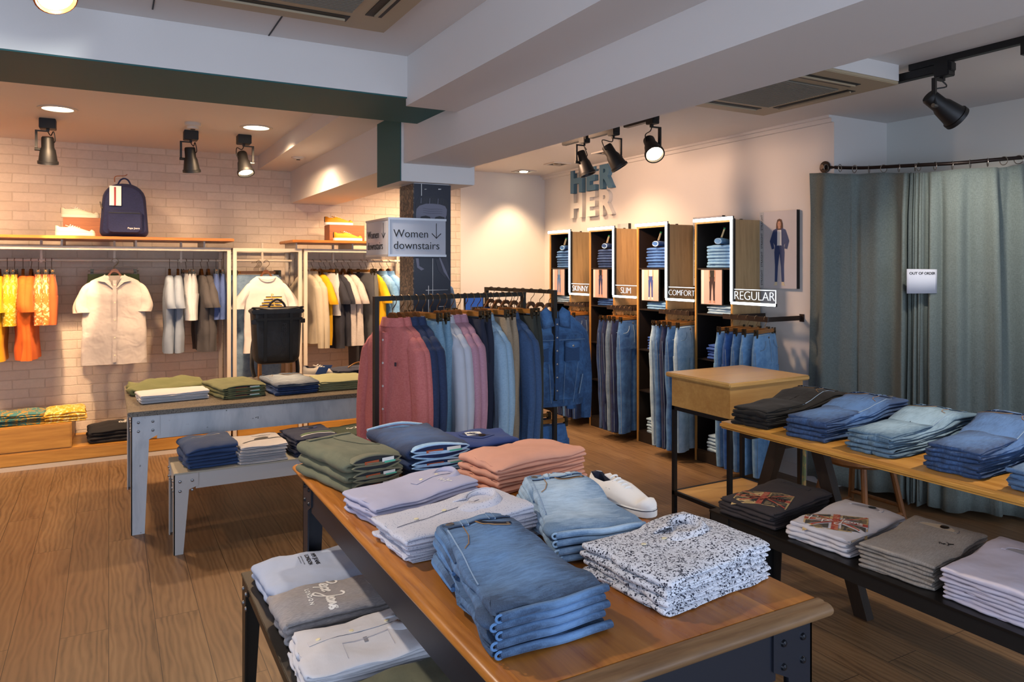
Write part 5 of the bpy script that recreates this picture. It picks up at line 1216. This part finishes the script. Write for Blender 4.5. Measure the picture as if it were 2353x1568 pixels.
seq = [('S', PINKS, 'rose pink shirt'), ('S', PINKS, 'rose pink shirt'), ('S', NAVO, 'navy blue shirt'), ('S', NAVO, 'navy blue shirt'), ('P', SKP, 'pale blue trousers'), ('P', SKP, 'pale blue trousers'), ('S', WLN, 'white shirt'), ('S', WLN, 'white shirt'),
       ('S', MAU, 'mauve pink shirt'), ('S', MAU, 'mauve pink shirt'), ('P', NVP, 'midnight blue trousers'), ('P', NVP, 'midnight blue trousers'), ('S', SKY, 'sky blue shirt'), ('S', SKY, 'sky blue shirt'), ('P', BGE, 'beige trousers'), ('P', BGE, 'beige trousers'), ('S', BLU, 'denim blue shirt'), ('S', BLU, 'denim blue shirt'), ('P', OLD, 'dark olive trousers'), ('P', OLD, 'dark olive trousers')]
for k, (kd, m, d) in enumerate(seq):
    t = .098+.88*k/(len(seq)-1); x = 1.21+1.009*t; y = 3.64+.226*t; n = 'first' if k == 0 else ORD[k]
    place = 'on the shirt rack'
    rz = a1-PI/2+(.12, .04)[k]*1.0 + 0*random.random() if k < 2 else a1-PI/2-.03+random.uniform(-.05, .05)
    it = lshirt(m, d, seed=40+k) if kd == 'S' else trous(m, d, seed=40+k, L=.94, w=.36)
    o = rail_item(x, y, 1.50-.022+.003, rz, it[0], m, f"{d}, {n} from the left {place}", it[3], it[4], place, 'clothes '+place, f"hanger of the {n} garment from the left {place}", **it[5])
    if kd == 'S' and k in (0, 1):
        placket(o, m, .76, 0, -.056, 6, plain('white button', 'd8d2cc', .4))
        if k == 0: BX('chest_logo', plain('dark embroidery', '3a2a34', .7), o, .09, .10, -.062, -.056, -.21, -.19)
# denim jackets on the second rack
JD = fabric('vintage blue denim', '142a4c', '4a78ac', 'denim', .6, fade=True); TH = plain('pale denim thread', '7f98b0', .8)
for k in range(8):
    t = .07+.86*k/7; x = 2.588-.055*t; y = 4.09+.886*t; n = 'nearest' if k == 0 else ORD[k]+' nearest'
    hanger('wood', (x, y, 1.481), -.12 if k == 0 else random.uniform(-.1, .1), f"walnut hanger, {n} to the viewer on the denim jacket rack", 'hangers on the jacket rack')
    if k in (1, 3, 5, 7):
        m = (DEN['mid'], OLD, NVP, DEN['dark wash'])[k//2]
        o = hung('shirt', m, (x, y, 1.481), 0, f"{('mid blue', 'dark olive', 'midnight blue', 'dark wash')[k//2]} jacket, {n} to the viewer on its rack", 'jacket', 'hanging_jacket', 'jackets on the second rack', w=.46, L=.64, sl=.56, seed=60+k, neck=.075)
x, y = 2.605, 4.155
o = hung('shirt', JD, (x, y, 1.481), -.10, 'blue denim trucker jacket with flap pockets facing the room', 'jacket', 'denim_jacket', None, w=.48, L=.62, sl=.60, neck=.085, seed=70, dep=.07, wide=.0)
b = MB()
for sg in (-1, 1):
    b = MB(); b.add([(sg*.02, -.085, -.09), (sg*.1, -.085, -.11), (sg*.11, -.062, .0), (sg*.06, -.04, .035), (sg*.03, -.05, .0)], [(0, 1, 2, 3, 4)]); q = b.obj('collar', JD, o, 0); md = q.modifiers.new('t', 'SOLIDIFY'); md.thickness = .006
    BX('chest_pocket', JD, o, *sorted((sg*.06, sg*.17)), -.085, -.07, -.33, -.2, bevel=.004)
    fl = MB().prism([(0, 0), (.12, 0), (.12, -.04), (.06, -.055), (0, -.04)], .008).obj('pocket_flap', JD, o, 30, .003); fl.matrix_basis = at(FACE_Y, (.055 if sg > 0 else -.175, -.086, -.19))
    MB().lathe([(0, 0), (.008, 0), (.008, .004), (0, .005)], Matrix.Translation((.06, -.035, .008)), 12).obj('button', CHROME, fl)
    MB().tube([(sg*.06, -.086, -.34), (sg*.045, -.088, -.6)], .0015, 6).obj('seam', TH, o); MB().tube([(sg*.16, -.08, -.34), (sg*.12, -.085, -.6)], .0015, 6).obj('seam', TH, o)
    MB().tube([(sg*.2, -.07, -.42), (sg*.17, -.075, -.55)], .004, 6).obj('side_pocket', TH, o)
MB().tube([(-.22, -.066, -.185), (0, -.08, -.185), (.22, -.066, -.185)], .0015, 6).obj('yoke_seam', TH, o)
b = MB(); pts = ell(0, 0, .236, .086, 32); b.loft([[(x_, y_, z) for x_, y_ in pts] for z in (-.585, -.625)], False); b.obj('hem_band', JD, o)
placket(o, JD, .60, 0, -.078, 6, CHROME)
# jeans hung from the lower bar and striped hems behind
for k, (m, d, L) in enumerate(((DEN['mid'], 'mid blue jeans', .50), (DEN['indigo'], 'dark indigo jeans', .46), (cot('b9b3b0', 'white cotton'), 'white shorts', .3), (NVP, 'midnight shorts', .36))):
    t = .1+.22*k; x = 2.588-.055*t; y = 4.09+.886*t
    hanger('clip', (x, y, .701), .0, f"clip hanger holding the {d} on the lower bar", 'hangers on the lower bar', .15)
    o = hung('pants', m, (x, y, .701), .0, f"{d} on the lower bar under the denim jacket", 'jeans' if 'jeans' in d else 'shorts', 'hanging_jeans' if 'jeans' in d else 'hanging_shorts', 'trousers on the lower bar', w=.30, L=L, leg=.08, crotch=.12); waistband(o, .30, m)

# ================================================================= HER WALL TOWERS
LED = glow('cold white tube light', 'f4fbff', 5.); LETG = glow('lit acrylic edge', 'eef6ff', 1.6)
AC = NT('clear acrylic'); AC.b.inputs['Transmission Weight'].default_value = 1; AC.b.inputs['Roughness'].default_value = .02; AC.b.inputs['IOR'].default_value = 1.15; AC = AC.done(hx('f4f8ff'), .02)
TX, TW, TP = 4.40, .43, .785
INNER = plain('dark brown laminate', '1b1412', .5)
EDGE = wood('oak edge band', '9c7138', 'c99a56', 'Z', 1., .45)
PB = plain('poster backdrop pink', 'c9aaa4', .6); PG = plain('poster backdrop grey', 'bdb9bd', .6); SKN = plain('printed skin', 'b98a72', .6)
def legs_print(parent, M, s, m, shoe, top=None, back=False):
    """printed model from the waist down, in a box s high"""
    for sg, k in ((-1, 0), (1, 1)):
        poly([(sg*.005*s, .80*s), (sg*.095*s, .80*s), (sg*.115*s, .66*s), (sg*.10*s, .4*s), (sg*.105*s, .12*s), (sg*.05*s, .12*s), (sg*.035*s, .4*s), (sg*.0*s, .64*s)][::-sg], m, M, .001, 'printed_leg', parent)
        poly([(sg*.05*s, .12*s), (sg*.10*s, .12*s), (sg*.115*s, .07*s), (sg*.14*s, .05*s), (sg*.05*s, .055*s)][::-sg], shoe, M, .001, 'printed_foot', parent)
    if top:
        poly([(-.075*s, .79*s), (.075*s, .79*s), (.085*s, .99*s), (-.085*s, .99*s)], top, M, .0014, 'printed_top', parent)
        for sg in (-1, 1): poly([(sg*.09*s, .99*s), (sg*.125*s, .99*s), (sg*.13*s, .8*s), (sg*.11*s, .66*s), (sg*.09*s, .68*s), (sg*.1*s, .8*s)][::-sg], SKN, M, .0012, 'printed_arm', parent)
tow = []
names = ['skinny', 'slim', 'comfort', 'regular']; words = ['SKINNY', 'SLIM', 'COMFORT', 'REGULAR']
order = ['far', 'second', 'third', 'nearest']
top_m = [DEN['mid'], DEN['dark wash'], DEN['blue'], DEN['bleach']]
pr_m = [DEN['mid'], plain('printed indigo', '25305c', .6), plain('printed blue', '2a4288', .6), plain('printed black', '2c1a22', .6)]
for i in range(4):
    y0 = 4.276+(3-i)*TP            # near side; far side is y0+TW
    r = tag(thing('shelf_tower', (TX, y0, 0)), f"oak and black shelf tower beside the glowing {words[i]} sign", 'shelving', 'shelf towers on the HER wall')
    t = .018
    BX('side_panel', OAK, r, .012, .318, 0, t, 0, 2.04); BX('side_panel', INNER, r, .012, .318, TW-t, TW, 0, 2.04)
    b = MB(); b.box(0, .012, 0, t, 0, 2.04); b.box(0, .012, TW-t, TW, 0, 2.04); b.box(0, .012, t, TW-t, 2.02, 2.04); b.obj('edge_band', EDGE, r, 30)
    BX('back_panel', INNER, r, .308, .318, t, TW-t, 0, 2.04); BX('inner_lining', INNER, r, .014, .308, t, t+.002, .1, 2.02)
    BX('top_panel', INNER, r, .012, .308, t, TW-t, 2.02, 2.04)
    for z in (.092, .477, .865, 1.247, 1.632): BX('shelf', INNER, r, .012, .308, t+.002, TW-t, z, z+.012)
    BX('plinth', INNER, r, .008, .02, t, TW-t, 0, .092)
    for yy in (.1, .33): BX('clip', BLACK, r, .2, .22, yy, yy+.015, 2.04, 2.055)
    # light sign
    s = tag(thing('light_sign', (TX, y0, 0)), f"white tube light sign with glowing {words[i]} lettering", 'sign', 'light signs on the towers')
    e = .355 if i < 3 else .44
    BX('housing', BLACK, s, -.012, .0-.001, -.02, TW, 2.045, 2.066); 
    b = MB(); b.box(-.024, -.012, -.018, TW, 2.036, 2.062); b.obj('tube_light', LED, s, 30, .003)
    b = MB(); b.box(-.022, -.012, -.014, .008, 1.375, 2.036); b.obj('tube_light', LED, s, 30, .003)
    BX('housing', BLACK, s, -.012, .012, -.022, -.001, 1.36, 2.045)
    b = MB(); b.box(-.016, -.002, -e+.0, .008, 1.355, 1.375); b.obj('tube_light', LED, s, 30, .003); BX('housing', BLACK, s, -.002, .012, -e, -.002, 1.352, 1.375)
    BX('acrylic_panel', AC, s, .0, .004, -e, -.024, 1.376, 1.475)
    b = MB(); b.box(-.002, .0, -e, -.024, 1.472, 1.478)
    if i == 3: b.box(-.002, .0, -e, -e+.006, 1.376, 1.478)
    b.obj('panel_edge', LETG, s, 0)
    sz = (.088, .088, .073, .10)[i]
    link('lettering', text_mesh(words[i], sz, .001, LETG, 'CENTER', -.0024, .95), s, M=at(FACE_X, (-.003, -.19 if i < 3 else -.225, 1.424)))
    # framed picture hung in the second compartment
    p = tag(thing('framed_picture', (TX-.008, y0+.225, 1.34)), f"small framed picture of {('a standing model', 'slim blue jeans', 'blue flared jeans', 'dark slim jeans')[i]} on the {words[i]} tower", 'picture', 'small pictures on the towers')
    BX('frame', BLACK, p, 0, .012, -.125, .125, -.004, .296); BX('print', PB, p, -.001, 0, -.118, .118, .003, .289)
    M = at(FACE_X, (-.0012, -.01, 0))
    legs_print(p, M, .29, pr_m[i], SKN if i != 2 else WINK, (plain('printed jacket', '7f97b0', .6), INK, plain('printed white top', 'd8c8c4', .6), INK)[i])
    BX('printed_margin', plain('pale margin', 'd8cfcc', .6), p, -.0016, -.001, .085, .118, .003, .289)
    # folded jeans in the compartments
    def tower_pile(z, n, hh, m, what, where, w=.29, d=.27, yoff=.02, under=None, roll=False):
        res = stack('folded_jeans', 'jeans', f"{what}", f"{where} of the {words[i]} tower", (TX+.02, y0+yoff+.01, z), 0, w, d, [hh]*n, m, 2, None, .004, .008, under=under, jit=.008)
        return res
    o = tower_pile(1.645, 7, .029, top_m[i], ('mid blue jeans', 'deep blue jeans', 'blue jeans', 'pale blue jeans')[i], 'on the top shelf')
    z = o[-1].location.z+.03
    rj = tag(thing('rolled_jeans', (TX+.03, y0+.035, z), .35), f"rolled jeans with paper tag crowning the {words[i]} tower pile", 'jeans', 'rolled jeans on the top shelves')
    MB().tube(smooth_pts([(.0, .12, .03), (.08, .13, .035), (.2, .13, .03)], 4), [.03]*9, 14, .8).obj('roll', top_m[i], rj)
    MB().tube([(0+.0, .12+.028*math.cos(a), .03+.022*math.sin(a)) for a in [2*PI*k/16 for k in range(16)]], .004, 6, closed=True).obj('rolled_edge', DEN['light'], rj)
    tg = BX('paper_tag', plain('kraft paper tag', 'cbb48c', .7), rj, -.006, .022, .10, .102, -.01, .07); tg.location = (-.012, -.012, .035); tg.rotation_euler = (.35, 0, 0); BX('green_tab', plain('green tab', '2f8a52', .6), tg, -.0065, .0225, .0995, .1025, .06, .072)
    tower_pile(1.26, 3, .024, (DEN['pale'], DEN['blue'], DEN['bleach'], DEN['pale'])[i], ('pale jeans', 'indigo jeans', 'steel blue jeans', 'very pale grey jeans')[i], 'below the picture')
    if i >= 2:
        tower_pile(.878, 5, .027, DEN['royal'], 'royal blue jeans', 'on the middle shelf')
        tower_pile(.105, 5, .03, DEN['pale'], 'washed grey jeans', 'on the bottom shelf')
    elif i == 1: tower_pile(.49, 5, .027, DEN['royal'], 'deep royal jeans', 'on a lower shelf')
    # rail with jeans in the gap next to the tower (on its near side)
    far_y = y0-.02; near_y = y0-.335 if i < 3 else y0-.40
    rl = tag(thing('wall_rail', (TX, y0, 1.255)), f"brown steel wall rail beside the {words[i]} tower", 'rail', 'rails between the towers')
    RM = plain('brown steel rail', '3a2f2a', .4, .5)
    zx = -.04
    BX('front_bar', RM, rl, zx-.006, zx+.006, near_y-y0, .06, -.02, .02)
    if i == 3:
        b = MB(); b.loft([[(zx-.006, near_y-y0, -.018), (zx-.006, near_y-y0, .018), (zx+.006, near_y-y0-.006, .018), (zx+.006, near_y-y0-.006, -.018)], [(XW-TX-.01, near_y-y0+.02, -.018), (XW-TX-.01, near_y-y0+.02, .018), (XW-TX-.01, near_y-y0+.008, .018), (XW-TX-.01, near_y-y0+.008, -.018)]]); b.obj('side_arm', RM, rl, 30)
    else: BX('side_arm', RM, rl, zx, XW-TX-.006, near_y-y0, near_y-y0+.01, -.018, .018)
    BX('side_arm', RM, rl, zx, XW-TX-.006, -.03, -.02, -.018, .018)
    BX('wall_plate', RM, rl, XW-TX-.008, XW-TX-.001, near_y-y0-.01, near_y-y0+.03, -.03, .03)
    mats = [[DEN['indigo'], DEN['indigo'], DEN['mid'], DEN['indigo'], DEN['dark wash']], [DEN['dark wash'], DEN['indigo'], DEN['grey'], DEN['indigo'], DEN['mid']],
            [DEN['pale'], DEN['mid'], DEN['indigo'], DEN['mid'], DEN['pale']], [DEN['bleach'], DEN['blue'], DEN['faded'], DEN['bleach'], DEN['bleach']]][i]
    ds = [['indigo jeans', 'dark indigo jeans', 'mid blue jeans', 'near black jeans', 'dark wash jeans'], ['dark wash jeans', 'dark indigo jeans', 'grey blue jeans', 'indigo jeans', 'mid blue jeans'],
          ['pale washed jeans', 'mid blue jeans', 'dark indigo jeans', 'worn blue jeans', 'pale grey jeans'], ['light blue jeans', 'dark blue jeans', 'faded blue jeans', 'sky blue jeans', 'light washed jeans']][i]
    for k in range(5):
        yy = far_y-.005-(far_y-near_y-.035)*k/4; n = ('farthest', 'second', 'third', 'fourth', 'nearest')[k]
        xx = TX+zx; zz = 1.255+.02-.022+.003
        hanger('clip', (xx, yy, zz), .35 if k == 4 else .2, f"clip hanger, {n} of five on the {words[i]} rail", f"clip hangers on the {words[i]} rail", .17)
        o = hung('pants', mats[k], (xx, yy, zz), .35 if k == 4 else .2, f"{ds[k]} hanging {n} of five pairs on the {words[i]} rail", 'jeans', 'hanging_jeans', f"jeans on the {words[i]} rail", w=.38, L=1.05, leg=.085+.006*(k % 2), seed=80+i*5+k)
        waistband(o, .38, mats[k]); pocket(o, .38, TH)
# wall posters
def wall_poster(y0, y1, z0, z1, word, lab, fig=True):
    r = tag(thing('wall_poster', (XW-.002, (y0+y1)/2, z0)), lab, 'poster', 'framed posters on the HER wall'); w = y1-y0; h = z1-z0
    BX('frame', BLACK, r, -.035, 0, -w/2, w/2, 0, h); BX('print', PG, r, -.0365, -.035, -w/2, w/2, 0, h)
    BX('printed_margin', plain('grey margin', 'a9acb0', .6), r, -.0372, -.0364, w/2-.045, w/2, 0, h)
    me = text_mesh('   '.join([word]*(4 if word != 'BOYFRIEND' else 3)), .0275, .0003, INK, 'CENTER'); 
    o = link('lettering', me, r, M=Matrix.Translation((-.038, w/2-.026, h/2)) @ FACE_X @ Matrix.Rotation(PI/2, 4, 'Z'))
    if fig:
        M = at(FACE_X, (-.0372, -.02, 0)); s = .56; B = plain('printed blue denim', '2b3f6c', .6)
        legs_print(r, M, .44, B, plain('printed cream shoe', 'cfc2a4', .6))
        poly([(-.05, .345), (.045, .345), (.05, .44), (.03, .475), (-.03, .475), (-.055, .42)], WINK, M, .0016, 'printed_shirt', r)
        for sg in (-1, 1): poly([(sg*.02, .485), (sg*.06, .47), (sg*.095, .38), (sg*.075, .315), (sg*.05, .32), (sg*.06, .37), (sg*.035, .33), (sg*.022, .35)][::-sg], B, M, .0022, 'printed_jacket', r)
        poly(ell(0, .515, .017, .026), SKN, M, .0032, 'printed_face', r)
        for sx in (-1, 1): poly(ell(sx*.0065, .519, .003, .0018, 8), INK, M, .0040, 'printed_eye', r)
        poly([(-.001, .503), (.0035, .507), (.001, .517), (-.0015, .517)], plain('printed nose', 'a07660', .6), M, .0040, 'printed_nose', r)
        poly([(-.005, .499), (0, .4975), (.005, .499), (0, .5005)], plain('printed lips', '9a4038', .6), M, .0040, 'printed_mouth', r)
        poly([(-.012, .48), (.012, .48), (.012, .5), (-.012, .5)], SKN, M, .0022, 'printed_neck', r)
        poly([(-.034, .455), (-.030, .52), (-.020, .552), (.0, .56), (.022, .552), (.032, .52), (.036, .455), (.016, .47), (-.016, .47)], plain('printed brown hair', '4d2c20', .6), M, .0018, 'printed_hair', r)
wall_poster(3.908, 4.278, 1.482, 2.105, 'STRAIGHT', 'framed poster of a woman in denim with vertical STRAIGHT lettering')
wall_poster(4.70, 5.062, 1.48, 2.11, 'BOYFRIEND', 'framed poster with vertical BOYFRIEND lettering between two towers', False)
wall_poster(6.02, 6.20, 1.5, 2.11, 'SLIM', 'poster edge with a black frame behind the SLIM tower', False)

# ================================================================= CURTAINS
rod = [(4.748, 3.674, 2.41), (4.79, 3.4, 2.375), (4.83, 3.157, 2.36), (4.88, 2.95, 2.35), (4.945, 2.79, 2.345), (5.06, 2.66, 2.355), (5.22, 2.57, 2.37), (5.375, 2.50, 2.385)]
RODM = plain('dark bronze pipe', '2e2420', .35, .6)
r = tag(thing('curtain_rod', rod[0]), 'curved dark bronze curtain rod with wall flange', 'curtain rod')
o_ = Vector(rod[0]); P_ = [tuple(Vector(p)-o_) for p in smooth_pts(rod, 5)]
MB().tube(P_, .0125, 12).obj('rod', RODM, r)
MB().lathe([(0, 0), (.045, 0), (.045, .008), (.02, .012), (.018, .04), (0, .04)], Matrix.Translation((0, 0, 0)) @ Matrix.Rotation(-PI/2, 4, 'Y')).obj('wall_flange', RODM, r)
CUR = fabric('grey green woven curtain', '5d6663', '737e7a', 'weave', .3)
path = smooth_pts([(4.665, 3.76, 2.41), (4.68, 3.62, 2.405), (4.72, 3.45, 2.385)]+rod[1:], 12)
cum = [0]
for a, c in zip(path, path[1:]): cum.append(cum[-1]+math.dist(a[:2], c[:2]))
TL = cum[-1]
def along(s):
    s = max(0, min(TL, s))
    for k in range(len(cum)-1):
        if cum[k+1] >= s: break
    t = (s-cum[k])/max(1e-6, cum[k+1]-cum[k]); a, c = path[k], path[k+1]
    d = Vector((c[0]-a[0], c[1]-a[1], 0)).normalized()
    return Vector(a)+(Vector(c)-Vector(a))*t, Vector((-d.y, d.x, 0))
def curtain(s0, s1, lab, folds, seed, hem, tight=None):
    r = tag(thing('curtain', (0, 0, 0)), lab, 'curtain', 'fitting room curtains'); N = 220; zs = [0, .04, .07, .16, .3, .5, .75, 1.0, 1.3, 1.6, 1.85, 2.05, 2.2, 2.3]
    rings = []
    for q, dz in enumerate(zs):
        row = []
        for k in range(N+1):
            u = k/N; 
            uu = u if not tight else u-tight[1]*math.exp(-((u-tight[0])/.09)**2)*(tight[0]-u)*-3
            s = s0+(s1-s0)*max(0, min(1, uu)); p, nrm = along(s)
            ex = (4.5*(1-math.exp(-u/.09)) if tight else 2.2*math.exp(-(1-u)/.07)); ph = 2*PI*(folds*u+ex)+seed+.9*math.sin(5*u+seed)
            a = (.012+.022*min(1, dz/.3)+.012*math.sin(u*9+seed))*(1+.25*math.sin(u*31+seed))
            off = a*math.sin(ph)+a*.18*math.sin(2.3*ph+1)+.02*noise.noise((u*6, dz*1.3, seed))*min(1, dz)
            out = -(.05*(dz/2.3)**1.2)
            p2 = p+nrm*(off+out)
            top = p.z-.040-.007*(1-math.cos(2*PI*folds*.5*u+seed))
            z = top-dz*(top-hem-.012*math.sin(ph*.5))/2.3
            row.append((p2.x, p2.y, z))
        rings.append(row)
    vs = [p for row in rings for p in row]; fs = [(j*(N+1)+i, j*(N+1)+i+1, (j+1)*(N+1)+i+1, (j+1)*(N+1)+i) for j in range(len(zs)-1) for i in range(N)]
    o = MB().add(vs, fs).obj('cloth', CUR, r, 80); md = o.modifiers.new('t', 'SOLIDIFY'); md.thickness = .003
    n = 8
    for k in range(n):
        s = s0+(s1-s0)*(k+.4)/n; p, nrm = along(s)
        if p.y > 3.66: continue
        t_ = Vector((nrm.y, -nrm.x, 0)); c = p-Vector((0, 0, .012))
        tilt = random.uniform(-.7, .7); ax = (nrm*math.cos(tilt)+t_*math.sin(tilt))
        MB().tube([c+ax*.027*math.cos(a)+Vector((0, 0, .027*math.sin(a))) for a in [2*PI*j/18 for j in range(18)]], .0028, 6, closed=True).obj('curtain_ring', CHROME, r)
    return r
SM = TL*.52
curtain(0, SM+.02, 'grey green fitting room curtain, left half beside the poster', 3, .4, .06)
curtain(SM-.06, TL-.005, 'grey green fitting room curtain, right half with gathered folds', 3.6, 2.1, .04, (.0, .3))
p, nrm = along(SM-.005)
nf = -nrm if (nrm.x > 0) else nrm
r = tag(thing('paper_notice', (p.x-.085, p.y-.06, 1.475)), 'white paper OUT OF ORDER notice pinned to the curtain', 'notice')
yaw = math.radians(-32); r.rotation_euler = (0, 0, yaw)
b = MB(); vs = []; 
for j in range(2):
    for k in range(13):
        u = k/12; vs.append((-.1+.2*u, -.012*math.sin(u*PI*1.1)-.0, j*.165+.008*u*(1-2*j)*.3))
b.add(vs, [(k, k+1, k+14, k+13) for k in range(12)]); q = b.obj('sheet', plain('white copy paper', 'cfd2de', .7), r, 80); md = q.modifiers.new('t', 'SOLIDIFY'); md.thickness = .0008
me = text_mesh('OUT OF ORDER', .0235, .0003, INK, 'CENTER', .0006)
for v in me.vertices:
    u = (v.co.x+.1)/.2
    y = -.012*math.sin(u*PI*1.1)-.0012; x, z = v.co.x, v.co.y; v.co = (x, y-v.co.z, z+.135)
link('lettering', me, r)
